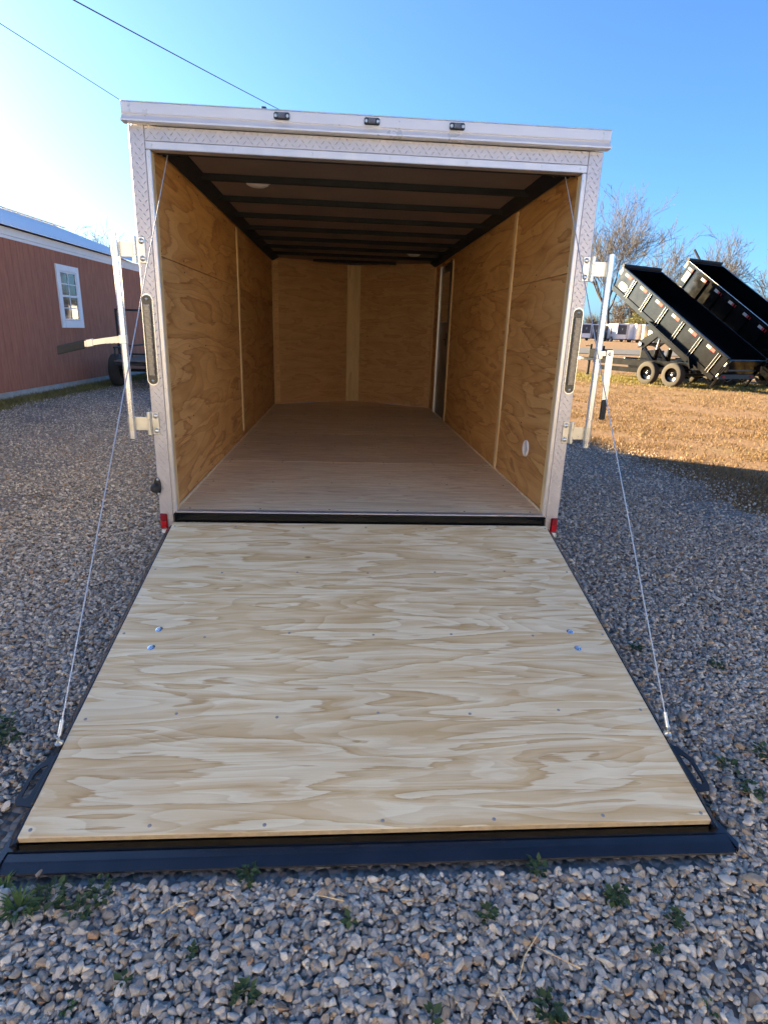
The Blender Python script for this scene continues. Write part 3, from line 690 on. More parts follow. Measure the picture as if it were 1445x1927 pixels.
# stepped black end channel and the lip lying on the gravel
def wz(y, z): return (y, z)
MB(up).prism([(-1.675, -0.448), (-1.700, -0.447), (-1.702, -0.449), (-1.702, -0.465), (-1.66, -0.465), (-1.66, -0.448)], lambda u, v, w: (w, u, v), -0.990, 0.992).build('end_channel', 'gloss', ramp_o)
MB(up).prism([(-1.7021, -0.452), (-1.728, -0.4535), (-1.733, -0.4555), (-1.758, -0.4615), (-1.760, -0.466), (-1.7021, -0.466)], lambda u, v, w: (w, u, v), -1.004, 1.022).build('lip', 'seal', ramp_o)
MB(up).prism([(-0.989, -1.664), (-1.022, -1.655), (-1.022, -1.735), (-1.006, -1.757), (-1.0045, -1.70), (-0.9905, -1.70)], lambda u, v, w: (u, v, w), -0.4645, -0.448).build('lip_corner', 'seal', ramp_o)
MB(up).prism([(0.9925, -1.664), (1.024, -1.655), (1.040, -1.735), (1.026, -1.757), (1.0225, -1.70), (0.9925, -1.70)], lambda u, v, w: (u, v, w), -0.4645, -0.452).build('lip_corner', 'seal', ramp_o)
big_m = MB().lathe([(0.0, 0.0012), (0.0045, 0.0012), (0.005, 0.003), (0.011, 0.0026), (0.0145, 0.0)], (0, 0, 0), 'z', 16).mesh('carriage_bolt', 'bolt')
sm_m = MB().lathe([(0.0, 0.0004), (0.002, 0.0004), (0.0025, 0.0014), (0.0048, 0.0010), (0.0058, 0.0)], (0, 0, 0), 'z', 8).mesh('ramp_screw', 'dull')
for (x, s_) in ((-0.838, 0.824), (-0.840, 0.927), (0.837, 0.845), (0.836, 0.943)):
    put('carriage_bolt', big_m, ramp_o, rampf((x, s_, 0.0002)), (RA, 0, 0))
xs_ = (-0.965, -0.655, -0.325, 0.008, 0.335, 0.668, 0.965)
for s_ in (0.035, 0.428, 0.86, 1.26, 1.650):
    for x in xs_:
        rg = random.Random(int(x*1000+s_*77)); put('screw', sm_m, ramp_o, rampf((x+rg.uniform(-.012, .012), s_+rg.uniform(-.014, .014) if s_ < 1.6 else s_-rg.uniform(0, .008), 0.0002)), (RA, 0, 0))
# slotted black latch plates on both long edges
for s in (-1, 1):
    a = MB(rampf); s0, s1 = 1.395, 1.575
    pts_o = [(0.990, s0), (1.018, s0+0.014), (1.045, s0+0.06), (1.049, s1-0.022), (1.040, s1-0.006), (0.990, s1)]
    hole = [(1.006, s0+0.040), (1.024, s0+0.052), (1.034, s0+0.075), (1.036, s1-0.034), (1.026, s1-0.026), (1.016, s1-0.035)]
    n = len(pts_o)
    for t0, t1 in ((-0.010, -0.005),):
        vs = [(s*u, v, t) for t in (t0, t1) for (u, v) in pts_o+hole]
        fs = []
        for i in range(n):
            j = (i+1) % n
            fs += [(i, j, n+j, n+i), (2*n+i, 2*n+j, 3*n+j, 3*n+i), (i, j, 2*n+j, 2*n+i), (n+i, n+j, 3*n+j, 3*n+i)]
        a.add(vs, fs)
    a.box((s*0.9885, s0+0.005, -0.020), (s*0.9955, s1-0.005, 0.003), 0.001)
    a.build('latch_plate', 'black', ramp_o)
# lifting cables with crimp sleeves and eye bolts
for s in (-1, 1):
    e = rampf((s*1.000, 1.367, 0.004)); top = up(Vector((s*0.925, 0.10, 1.690)))
    ev = TB()
    eye = MB().lathe([(0.0, 0.0), (0.012, 0.0), (0.013, 0.004), (0.006, 0.010), (0.0055, 0.022), (0.0, 0.024)], e, 'z', 10)
    eye.tube([e+Vector((-s*0.012, 0, 0.006)), e+Vector((s*0.006, 0, 0.010))], 0.006, 8)
    eye.build('eye_bolt', 'zinc', ramp_o)
    e2 = e+Vector((0, 0, 0.016)); dv = (top-e2).normalized()
    MB().tube([e2+dv*0.012, e2+dv*0.060], 0.0065, 10).build('crimp_sleeve', 'zinc', ramp_o)
    pts = []
    for k in range(25):
        t = k/24; p = e2.lerp(top, t); p.z -= 0.006*math.sin(math.pi*t); pts.append(p)
    MB().tube(pts, 0.0023, 8).build('lift_cable', 'cable', T)

# ================================================================== RED BUILDING
BR = math.atan2(-0.05, 1.0)                 # wall runs almost along Y
B = thing('red_building', 'low red wooden building with pale metal roof and white trimmed window', 'building', (-6.7+0.05*7.9, 7.9, 0), BR)
# local frame: +y along the wall (away), +x out of the wall towards the trailer
BL_, EV = 9.2, 2.86
core = MB().box((-6.0, 0.0, 0.0), (-0.03, BL_, EV)).prism([(-6.0, EV), (-0.03, EV), (-3.0, 4.0)], lambda u, v, w: (u, w, v), 0.0, BL_).build('wall', 'siding', B)
bm_ = MB().box((-0.029, 0.002, 0.10), (0.0, 0.196, EV-0.001), 0.004).mesh('siding_board', 'siding')
for k in range(int(BL_/0.2)): put('siding_board', bm_, B, (0, k*0.2, 0))
blk = MB().box((-0.028, 0.004, -0.06), (0.022, 0.402, 0.098), 0.005).mesh('foundation_block', 'concrete')
for k in range(int(BL_/0.406)): put('foundation_block', blk, B, (0, k*0.406, 0))
MB().box((0.001, -0.1, EV-0.02), (0.03, BL_+0.1, EV+0.115), 0.004).build('fascia', 'trim', B)
MB().box((-0.002, 0.0, EV-0.075), (0.012, BL_, EV-0.0205), 0.003).build('frieze', 'trim', B)
sl = (4.06-2.98)/3.0
rf = MB().prism([(0.16, EV+0.117), (0.16, EV+0.13), (-3.0, EV+0.13+3.16*sl*0.98), (-3.0, EV+0.117+3.16*sl*0.98)], lambda u, v, w: (u, w, v), -0.25, BL_+0.25).build('roof', 'roofmetal', B)
MB().prism([(-6.2, EV+0.117), (-6.2, EV+0.13), (-3.001, EV+0.13+3.16*sl*0.98), (-3.001, EV+0.117+3.16*sl*0.98)], lambda u, v, w: (u, w, v), -0.25, BL_+0.25).build('roof_slope', 'roofmetal', rf)
ridge_z = EV+0.13+3.16*sl*0.98
rm = MB().prism([(0.0, 0.0), (0.014, 0.020), (0.034, 0.020), (0.048, 0.0)], lambda u, v, w: (0.162-w*3.15, u, EV+0.1305+w*3.15*sl*0.98+v), 0.0, 1.0).mesh('roof_rib', 'roofmetal')
for k in range(int(BL_/0.23)+1): put('roof_rib', rm, rf, (0, -0.15+k*0.23, 0))
MB().box((-3.12, -0.27, ridge_z+0.018), (-2.88, BL_+0.27, ridge_z+0.03), 0.004).build('ridge_cap', 'roofmetal', rf)
# double hung window, two by two panes in each sash
def wy(y): return y-7.9
wa, wb, wz0, wz1 = wy(10.60), wy(11.56), 1.25, 2.53
wn_ = MB().box((0.0005, wa, wz0), (0.035, wa+0.12, wz1), 0.003).box((0.0005, wb-0.12, wz0), (0.035, wb, wz1), 0.003)
wn_.box((0.0005, wa+0.1205, wz1-0.12), (0.035, wb-0.1205, wz1), 0.003).box((0.0005, wa+0.1205, wz0), (0.045, wb-0.1205, wz0+0.15), 0.003)
wo_ = wn_.build('window', 'trim', B)
ga, gb, gz0, gz1 = wa+0.125, wb-0.125, wz0+0.155, wz1-0.125
mid = (gz0+gz1)/2
sash = MB().box((0.002, ga, mid-0.022), (0.030, gb, mid+0.022), 0.002).box((0.002, ga, gz0), (0.026, ga+0.03, gz1), 0.002).box((0.002, gb-0.03, gz0), (0.026, gb, gz1), 0.002)
sash.box((0.002, ga+0.0305, gz1-0.03), (0.026, gb-0.0305, gz1), 0.002).box((0.002, ga+0.0305, gz0), (0.026, gb-0.0305, gz0+0.03), 0.002); sash.build('sash', 'trim', wo_)
pw_ = (gb-ga-0.06-0.022)/2
mu = MB().box((0.006, (ga+gb)/2-0.010, gz0+0.0305), (0.020, (ga+gb)/2+0.010, mid-0.0225), 0.001).box((0.006, (ga+gb)/2-0.010, mid+0.0225), (0.020, (ga+gb)/2+0.010, gz1-0.0305), 0.001)
for z0, z1 in ((gz0+0.03, mid-0.022), (mid+0.022, gz1-0.03)):
    zc = (z0+z1)/2
    for a, b_ in ((ga+0.0305, (ga+gb)/2-0.0105), ((ga+gb)/2+0.0105, gb-0.0305)):
        mu.box((0.006, a, zc-0.010), (0.020, b_, zc+0.010), 0.001)
        for q0, q1 in ((z0+0.0005, zc-0.0105), (zc+0.0105, z1-0.0005)):
            MB().box((0.003, a+0.0003, q0), (0.008, b_-0.0003, q1)).build('window_pane', 'glass', wo_)
mu.build('muntin', 'trim', wo_)

# unseen barn beside the red building, added to cast shade over the yard
BN = thing('added_shade_barn', 'taller red barn added out of view beside the low building to shade the yard', 'barn', (-6.72, 7.6, 0), BR)
BH = 3.4
MB().box((-8.0, -7.9, 0.0), (0.0, 0.0, BH)).prism([(-8.0, BH), (0.0, BH), (-4.0, BH+1.0)], lambda u, v, w: (u, w, v), -7.9, 0.0).build('wall', 'siding', BN)
MB().prism([(0.35, BH-0.1), (0.35, BH-0.06), (-4.0, BH+1.08), (-8.35, BH-0.06), (-8.35, BH-0.1), (-4.0, BH+1.04)], lambda u, v, w: (u, w, v), -8.1, 0.2).build('roof', 'roofmetal', BN)
dn = MB().box((0.002, -4.9, 0.02), (0.05, -2.4, 2.7), 0.01).build('sliding_door', 'trim', BN)
MB().box((0.0505, -2.65, 1.1), (0.09, -2.6, 1.35), 0.004).build('handle', 'zinc', dn)
for k in range(2):
    w_ = MB().box((0.002, -6.4+k*4.4, 1.3), (0.05, -5.5+k*4.4, 2.5), 0.01).build('window', 'trim', BN)
    MB().box((0.0505, -6.3+k*4.4, 1.4), (0.055, -5.6+k*4.4, 2.4)).build('pane', 'glass', w_)

# ------------------------------------------------------------------ utility trailer parked by the wall
U = thing('utility_trailer', 'dark open utility trailer with raised gate parked beside the red wall', 'trailer', (-5.02, 11.3, 0), R(4))
ident = lambda p: Vector(p)
for x in (-0.28, 1.45): wheel(U, (x, -0.15, 0.36), 'x', 0.36, ident, 'black', -1 if x < 0 else 1)
m = MB()
for x in (-0.10, 1.25): m.box((x, -1.0, 0.50), (x+0.06, 2.2, 0.58), 0.004)
for y in (-1.0, 0.0, 1.1, 2.14): m.box((-0.0395, y, 0.51), (1.2495, y+0.05, 0.57), 0.004)
m.build('frame', 'rubber', U)
for k in range(9): MB().box((-0.10, -0.98+k*0.345, 0.585), (1.31, -0.98+k*0.345+0.335, 0.615), 0.004).build('deck_plank', 'wood_pole', U)
m = MB()
for x in (-0.44, 0.28, 1.0): m.box((x, 0.60, 0.62), (x+0.045, 0.645, 1.66), 0.004)
m.box((-0.44, 0.5995, 1.661), (1.045, 0.6455, 1.706), 0.004).box((-0.394, 0.602, 0.66), (0.9995, 0.643, 0.70), 0.004)
m.build('gate', 'rubber', U)
m = MB()
for x in (-0.10, 1.26): m.tube([(x+0.02, -0.95, 0.88), (x+0.02, 2.15, 0.88)], 0.02, 8); [m.tube([(x+0.02, y, 0.58), (x+0.02, y, 0.88)], 0.018, 6) for y in (-0.9, 0.4, 2.1)]
m.build('side_rail', 'rubber', U)
MB().tube([(0.0, 2.1, 0.5), (0.6, 3.3, 0.5)], 0.04, 6).tube([(1.2, 2.1, 0.5), (0.6, 3.3, 0.5)], 0.04, 6).tube([(0.6, 3.2, 0.75), (0.6, 3.2, 0.0)], 0.03, 8).build('tongue', 'rubber', U)
MB().tube([(-0.28, -0.15, 0.36), (1.45, -0.15, 0.36)], 0.035, 8).build('axle', 'rubber', U)

# ================================================================== DUMP TRAILERS
def sticker(mb_tf, name, parent, y):
    """oval maker's badge: white rim, dark field, white strokes"""
    def el(rx, rz, n=18): return [(rx*math.copysign(abs(math.cos(t))**0.7, math.cos(t)), rz*math.copysign(abs(math.sin(t))**0.7, math.sin(t))) for t in [2*math.pi*k/n for k in range(n)]]
    b = MB(mb_tf).prism(el(0.21, 0.125), lambda u, v, w: (u, w, v), y-0.002, y-0.006).build(name, 'refl_w', parent)
    MB(mb_tf).prism(el(0.18, 0.095), lambda u, v, w: (u-0.0, w, v+0.005), y-0.0062, y-0.0080).build('badge_field', 'black', b)
    m = MB(mb_tf)
    for k in range(6): m.box((-0.14+k*0.05, y-0.0082, 0.035), (-0.105+k*0.05, y-0.0092, 0.078))
    m.build('badge_lettering', 'refl_w', b)
    m = MB(mb_tf)
    m.box((-0.13, y-0.0082, -0.05), (0.13, y-0.0092, 0.005))
    m.build('badge_bar', 'refl_w', b)
def dump_trailer(label, loc, side_h, theta, ribs_double, group, top_white):
    D = thing('dump_trailer', label, 'dump trailer', loc, math.atan2(-0.917, 0.4), group)
    idt = lambda p: Vector(p)
    # wheels: near pair and far pair
    for x in (-0.63, 0.34):
        for y, f in ((0.13, -1), (2.27, 1)): wheel(D, (x, y, 0.375), 'y', 0.385, idt, 'gloss', f, 32)
    m = MB().tube([(-0.63, 0.2, 0.375), (-0.63, 2.2, 0.375)], 0.05, 8).tube([(0.34, 0.2, 0.375), (0.34, 2.2, 0.375)], 0.05, 8); m.build('axle', 'black', D)
    # main frame rails, lower channel, cross members, tongue
    for y in (0.30, 1.98):
        fr = MB().box((-3.3, y, 0.58), (2.0, y+0.10, 0.78), 0.006).box((-3.3, y-0.03, 0.765), (1.6, y+0.13, 0.785), 0.003).box((-3.3, y-0.03, 0.575), (1.6, y+0.13, 0.595), 0.003)
        fr.build('frame_rail', 'gloss', D)
        MB().box((-3.1, y+0.01, 0.34), (-1.1, y+0.09, 0.50), 0.005).build('lower_rail', 'gloss', D)
    for x in (-3.2, -2.3, -1.3, -0.15, 0.9, 1.8): MB().box((x, 0.405, 0.60), (x+0.08, 1.975, 0.72), 0.004).build('cross_member', 'black', D)
    m = MB()
    for y0 in (0.36, 2.03): m.tube([(-3.25, y0, 0.68), (-4.75, 1.19, 0.66)], 0.07, 4, smooth=False)
    m.build('tongue', 'gloss', D)
    MB().box((-5.15, 1.10, 0.60), (-4.70, 1.29, 0.72), 0.02).build('coupler', 'zinc', D)
    MB().tube([(-4.35, 1.2, 1.22), (-4.35, 1.2, 0.12)], 0.055, 10).tube([(-4.35, 1.2, 0.12), (-4.35, 1.2, 0.0)], [0.04, 0.12], 10).tube([(-4.35, 1.2, 1.15), (-4.35, 0.9, 1.15)], 0.014, 6).build('jack', 'black', D)
    MB().box((-4.15, 0.92, 0.72), (-3.45, 1.46, 1.05), 0.02).build('pump_box', 'gloss', D)
    MB().box((-3.02, 0.34, 0.79), (-2.94, 0.46, 1.18), 0.01).build('stake_post', 'black', D)
    # bed, tipped about the rear hinge
    px, pz = 1.66, 0.42; ct, st = math.cos(theta), math.sin(theta)
    def bf(p):                       # p = (distance forward from hinge, y, height above bed floor)
        return Vector((px - p[0]*ct + p[2]*st, p[1], pz + p[0]*st + p[2]*ct))
    Lb, y0, y1 = 5.22, 0.26, 2.14
    bed = MB(bf).box((-0.02, y0+0.031, 0.0), (Lb, y1-0.031, 0.03), 0.002).box((0.0, y0+0.25, -0.16), (Lb-0.02, y0+0.37, -0.001), 0.006).box((0.0, y1-0.37, -0.16), (Lb-0.02, y1-0.25, -0.001), 0.006).build('bed', 'gloss', D)
    for k in range(9): MB(bf).box((0.2+k*0.58, y0+0.371, -0.10), (0.27+k*0.58, y1-0.371, -0.002), 0.004).build('bed_cross_member', 'black', bed)
    for ys_, sgn in ((y0, -1), (y1, 1)):
        sd_ = MB(bf).box((0.0, ys_-0.0 if sgn < 0 else ys_-0.03, -0.02), (Lb, ys_+0.03 if sgn < 0 else ys_, side_h), 0.002).build('bed_side', 'gloss', D)
        MB(bf).box((-0.02, ys_-0.045, side_h+0.0005), (Lb+0.03, ys_+0.045, side_h+0.075), 0.006).build('top_rail', 'gloss', sd_)
        MB(bf).box((-0.02, ys_-0.040 if sgn < 0 else ys_+0.001, -0.13), (Lb, ys_-0.001 if sgn < 0 else ys_+0.040, 0.03), 0.004).build('bottom_rail', 'gloss', sd_)
        MB(bf).box((-0.02, ys_-0.049, side_h+0.0765), (Lb+0.03, ys_-0.030, side_h+0.084), 0.001).build('rail_edge', 'zinc' if top_white else 'gloss', sd_)
        nr = 5 if ribs_double else 7
        xr = [Lb-0.72-0.84*k for k in range(6)] if ribs_double else [Lb-0.40-0.72*k for k in range(7)]
        for xx in xr:
            o0, o1 = (ys_-0.046, ys_-0.001) if sgn < 0 else (ys_+0.001, ys_+0.046)
            if ribs_double:
                rb = MB(bf).box((xx-0.05, o0, 0.0305), (xx+0.05, o1, side_h-0.0005), 0.004)
                rr_ = rb.build('rib', 'gloss', sd_)
                if sgn < 0:
                    for dx in (-0.052, 0.046): MB(bf).box((xx+dx, o0-0.004, -0.02), (xx+dx+0.008, o0-0.0005, side_h-0.002), 0.001).build('rib_edge', 'zinc', sd_)
            else:
                MB(bf).prism([(xx, 0.031), (xx+0.025, 0.031), (xx+0.025, side_h-0.001), (xx, side_h-0.001)], lambda u, v, w: (u, w, v), o0-0.02 if sgn < 0 else o1+0.02, o1 if sgn < 0 else o0).build('rib', 'gloss', sd_)
        if sgn < 0:
            for k, xx in enumerate([Lb-0.17-0.84*j for j in range(6)] if ribs_double else [Lb-0.10-0.72*j for j in range(7)]):
                zz = side_h-0.06 if ribs_double else side_h-0.11
                MB(bf).box((xx-0.16, y0-0.003, zz-0.045), (xx, y0-0.0065, zz+0.045)).build('white_reflector', 'refl_w', sd_)
                MB(bf).box((xx-0.34, y0-0.003, zz-0.045), (xx-0.1605, y0-0.0065, zz+0.045)).build('red_reflector', 'refl_r', sd_)
            def stf(p): return bf((Lb-0.36-p[0], p[1], (0.19 if ribs_double else 0.16)+p[2]))
            sticker(stf, 'maker_badge', sd_, y0)
            if not ribs_double:
                MB(bf).box((Lb-0.36, y0-0.003, side_h-0.56), (Lb-0.12, y0-0.0065, side_h-0.20)).build('notice_sticker', 'refl_w', sd_)
    fw = MB(bf).box((Lb-0.03, y0+0.031, 0.031), (Lb, y1-0.031, side_h), 0.002).build('front_wall', 'gloss', D)
    MB(bf).box((Lb-0.06, y0+0.046, side_h+0.0005), (Lb+0.04, y1-0.046, side_h+0.075), 0.005).build('front_rail', 'gloss', fw)
    # tarp roller across the front
    MB(bf).tube([(Lb+0.10, y0-0.02, side_h+0.10), (Lb+0.10, y1+0.02, side_h+0.10)], 0.055, 10).build('tarp_roll', 'rubber', fw)
    for yy_ in (y0+0.05, y1-0.05): MB(bf).box((Lb+0.005, yy_-0.02, side_h-0.2), (Lb+0.14, yy_+0.02, side_h+0.05), 0.004).build('tarp_bracket', 'black', fw)
    if top_white: MB(bf).tube([(Lb+0.02, 0.85, side_h+0.10), (Lb+0.55, 0.85, side_h+0.28)], 0.045, 8).build('tarp_arm', 'black', fw)
    # rear barn doors
    tg = MB(bf).box((-0.06, y0, -0.05), (-0.021, (y0+y1)/2-0.004, side_h+0.03), 0.004).box((-0.06, (y0+y1)/2+0.004, -0.05), (-0.021, y1, side_h+0.03), 0.004).build('tailgate', 'gloss', D)
    for yy_ in (y0+0.02, y1-0.08): MB(bf).box((-0.115, yy_, -0.32), (-0.0605, yy_+0.06, side_h+0.02), 0.006).build('gate_post', 'gloss', tg)
    for zz in (0.12, side_h-0.12): MB(bf).tube([(-0.075, y0-0.03, zz-0.06), (-0.075, y0-0.03, zz+0.06)], 0.022, 8).build('gate_hinge', 'zinc', tg)
    # fender skirts riding with the bed
    for yy_, sgn in ((y0-0.24, -1), (y1+0.24, 1)):
        q0, q1 = (yy_, y0-0.05) if sgn < 0 else (y1+0.05, yy_)
        sk = MB(bf).box((0.95, q0, -0.02), (2.98, q1, 0.02), 0.006)
        sk.prism([(0.95, 0.019), (0.95, -0.02), (0.72, -0.22), (0.70, -0.20)], lambda u, v, w: (u, w, v), q0, q1)
        sk.box((0.95, q0 if sgn < 0 else q1-0.02, -0.16), (2.9, q0+0.02 if sgn < 0 else q1, -0.0205), 0.003)
        sk.build('fender', 'gloss', D)
    # scissor hoist and twin rams
    hx = bf((2.9, 1.2, -0.10))
    ja = Vector((-1.62, 1.0, 1.30))
    for y in (0.78, 1.48):
        MB().prism([(hx.x, hx.z+0.02), (hx.x+0.05, hx.z-0.16), (ja.x+0.1, ja.z-0.14), (ja.x-0.12, ja.z-0.06), (ja.x-0.05, ja.z+0.14)], lambda u, v, w: (u, w, v), y, y+0.10).build('hoist_arm', 'gloss', D)
        MB().tube([(ja.x, y+0.05, ja.z), (-1.05, y+0.05, 0.72)], 0.055, 8).build('hoist_strut', 'gloss', D)
        MB().tube([(-1.13, y+0.16, 0.68), (-1.07, y+0.16, 1.14)], 0.085, 12).build('ram_barrel', 'gloss', D)
        top_ = Vector((-0.98, y+0.16, 1.74)); b0 = Vector((-1.07, y+0.16, 1.14))
        MB().tube([b0, top_], 0.05, 12).build('ram_rod', 'chrome', D)
    MB().tube([(ja.x, 0.7, ja.z), (ja.x, 1.7, ja.z)], 0.06, 10).build('hoist_pin', 'chrome', D)
    MB().box((1.70, 0.28, 0.36), (1.80, 2.12, 0.50), 0.006).box((1.62, 0.35, 0.42), (1.69, 0.5, 0.58), 0.004).build('rear_bumper', 'black', D)
    for yy_ in (0.45, 1.85): MB().box((1.801, yy_, 0.40), (1.815, yy_+0.14, 0.46), 0.003).build('tail_light', 'refl_r', D)
    return D
nv = Vector((-0.917, -0.4, 0)).normalized()
d1 = Vector((10.3, 16.1, -0.024))
dump_trailer('black dump trailer with low ribbed bed tipped up, standing before a taller one', d1, 0.62, R(32.6), True, 'dump trailers with tipped beds', False)
dump_trailer('black dump trailer with tall smooth sided bed tipped up behind the low one', d1 - nv*2.95, 1.02, R(33.6), False, 'dump trailers with tipped beds', True)

# ================================================================== FAR ROW OF CARGO TRAILERS
RTv, UPv, FWv = (cam.matrix_world.col[0].xyz, cam.matrix_world.col[1].xyz, -cam.matrix_world.col[2].xyz)
def at(px, py, dist):
    """point seen at a pixel of the photograph, at a depth in metres (used once, to survey positions)"""
    d = FWv*1099.17 + RTv*(px-722.5) - UPv*(py-963.5); d = d/1099.17
    return cam.matrix_world.translation + d*dist
def cargo(px0, px1, dist, h, Lt, body, panel, label, rz=0.0, low=0.42):
    a, b_ = at(px0, 640, dist), at(px1, 640, dist); w = (b_-a).length; c = (a+b_)/2
    gz = ground_h(c.x, c.y)-0.03
    o = thing('cargo_trailer', label, 'trailer', (c.x, c.y, gz), math.atan2((b_-a).y, (b_-a).x)+rz, 'cargo trailers parked in a far row')
    bt = {'white': 'white', 'black': 'black', 'silver': 'cap', 'tan': 'batten'}[body]
    MB().prism([(-w/2, 0.0), (w/2, 0.0), (w/2, Lt), (0, Lt+0.6), (-w/2, Lt)], lambda u, v, z: (u, v, z), low, h).build('body', bt, o)
    MB().box((-w/2-0.01, -0.03, h-0.10), (w/2+0.01, Lt, h+0.02), 0.01).build('roof_cap', 'cap', o)
    for s in (-1, 1): MB().box((s*(w/2-0.10), -0.025, low), (s*(w/2+0.004), -0.001, h-0.101), 0.004).build('corner_post', 'tread', o)
    if panel:
        z0 = low+0.62 if panel == 'half' else low+0.10
        p = MB().box((-w/2+0.13, -0.04, z0), (w/2-0.13, -0.002, h-0.16), 0.006).build('rear_door', 'door' if panel != 'white' else 'white', o)
        MB().box((-0.03, -0.06, (z0+h)/2-0.15), (0.03, -0.041, (z0+h)/2+0.15), 0.004).build('lock_bar', 'zinc', p)
    for s in (-1, 1):
        wheel(o, (s*(w/2+0.02), Lt*0.5, 0.33), 'x', 0.33, lambda p: Vector(p), 'white', s, 14)
        MB().box((s*(w/2+0.0005), Lt*0.5-0.45, 0.68), (s*(w/2+0.16), Lt*0.5+0.45, 0.72), 0.005).build('fender', 'black', o)
        MB().box((s*(w/2-0.14), -0.03, low-0.12), (s*(w/2-0.03), -0.005, low-0.02), 0.004).build('tail_light', 'refl_r', o)
    MB().box((-w/2+0.1, 0.05, low-0.14), (w/2-0.1, Lt, low-0.002), 0.01).tube([(0, Lt+0.4, low-0.08), (0, Lt+1.5, low-0.08)], 0.06, 6).tube([(0, Lt+1.3, low+0.2), (0, Lt+1.3, 0.0)], 0.04, 6).build('chassis', 'black', o)
    return o
row = [(1091, 1109.5, 86, 2.42, 3.2, 'white', 'half', 'white cargo trailer with dark half door, left end of the far row'),
       (1111, 1128, 87, 2.36, 3.4, 'black', 'full', 'black cargo trailer beside the white one with a half door'),
       (1133, 1144, 87, 2.30, 3.4, 'black', 'full', 'narrow black cargo trailer between a black and a white trailer'),
       (1145, 1157, 86, 2.42, 3.0, 'white', 'half', 'narrow white cargo trailer with tall dark door pane in the far row'),
       (1158, 1177, 84, 2.50, 3.4, 'silver', 'half', 'wide silver cargo trailer with large dark door in the far row'),
       (1178, 1190, 84, 2.55, 3.4, 'white', 'white', 'plain white cargo trailer with a white door in the far row'),
       (1194, 1207, 83, 2.52, 3.4, 'silver', 'white', 'pale silver cargo trailer with white door beside the tan one'),
       (1208.5, 1223, 82, 2.48, 3.4, 'tan', None, 'tan fronted cargo trailer at the right end of the far row')]
for r_ in row: cargo(*r_)
cargo(1228, 1262, 80, 1.75, 2.4, 'white', None, 'low white cargo trailer standing apart behind the dump trailers', 0.0, 0.5)

# unseen white trailers added to bounce sunlight onto the ramp and interior
for i, (x, y, Lt, lb) in enumerate([(-8.6, -8.4, 6.0, 'white enclosed trailer added out of view to bounce sunlight, nearest the barn'),
                                    (-1.6, -8.7, 6.0, 'white enclosed trailer added out of view to bounce sunlight, straight before the ramp'),
                                    (5.6, -8.4, 6.0, 'white enclosed trailer added out of view to bounce sunlight, nearest the field')]):
    o = thing('cargo_trailer', lb, 'trailer', (x, y, 0), R(-90), 'white trailers added out of view to bounce sunlight')
    MB().prism([(0.0, 0.0), (2.1, 0.0), (2.1, Lt), (1.05, Lt+0.5), (0.0, Lt)], lambda u, v, z: (u-2.1, v, z), 0.45, 2.65).build('body', 'white', o)
    MB().box((-2.13, -0.03, 2.56), (0.03, Lt, 2.67), 0.01).build('roof_cap', 'cap', o)
    for yy_ in (Lt*0.4, Lt*0.4+0.85):
        for xx in (0.02, -2.12): wheel(o, (xx, yy_, 0.33), 'x', 0.33, lambda p: Vector(p), 'white', 1 if xx > 0 else -1, 16)
    for xx in (0.0005, -2.3): MB().box((xx, Lt*0.4-0.5, 0.70), (xx+0.2, Lt*0.4+1.35, 0.74), 0.005).build('fender', 'alu', o)
    MB().box((-2.0, 0.05, 0.30), (-0.1, Lt, 0.448), 0.01).tube([(-1.05, Lt+0.3, 0.38), (-1.05, Lt+1.5, 0.38)], 0.06, 6).tube([(-1.05, Lt+1.3, 0.7), (-1.05, Lt+1.3, 0.0)], 0.04, 6).build('chassis', 'black', o)
    MB().box((0.001, Lt-1.4, 0.60), (0.02, Lt-0.6, 2.35), 0.004).build('side_door', 'white', o)

# ================================================================== TREES
def tree_segs(seed, H, spread, splits, maxlev, up_bias=0.25, wig=0.16, trunk_r=0.2, first=0.22, limbs=5, dens=0.74, rmin=0.010):
    g = random.Random(seed); big, small = [], []
    def grow(p, d, ln, r, lev):
        n = 4 if lev < 3 else 3; q = p.copy(); dd = d.copy(); pts = [q.copy()]; rs = [r]
        for k in range(n):
            dd = (dd + Vector((g.uniform(-1, 1), g.uniform(-1, 1), g.uniform(-1, 1)))*wig + Vector((0, 0, up_bias*0.18))).normalized()
            q = q + dd*ln/n; pts.append(q.copy()); rs.append(max(rmin, r*(1-0.42*(k+1)/n)))
            if lev < maxlev and k >= (n-2 if lev == 0 else 0):
                for _ in range(splits if lev > 0 else limbs):
                    if g.random() < (0.95 if lev < 2 else dens):
                        ax = Vector((g.gauss(0, 1), g.gauss(0, 1), g.gauss(0, 0.6))); ax = (ax-dd*ax.dot(dd)); ax = ax.normalized() if ax.length > .01 else dd.orthogonal()
                        an = g.uniform(0.35, 0.85)*spread; nd = (dd*math.cos(an)+ax*math.sin(an)).normalized()
                        grow(q.copy(), nd, ln*g.uniform(0.55, 0.80)*(1.6 if lev == 0 else 1), max(rmin, rs[-1]*g.uniform(0.45, 0.68)), lev+1)
        (big if lev < 2 else small).append((pts, rs))
    grow(Vector((0, 0, -0.1)), Vector((g.uniform(-.06, .06), g.uniform(-.06, .06), 1)).normalized(), H*first, trunk_r, 0)
    zmax = max(p.z for L_ in (big, small) for pts, _ in L_ for p in pts); k = H/zmax
    return big, small, k
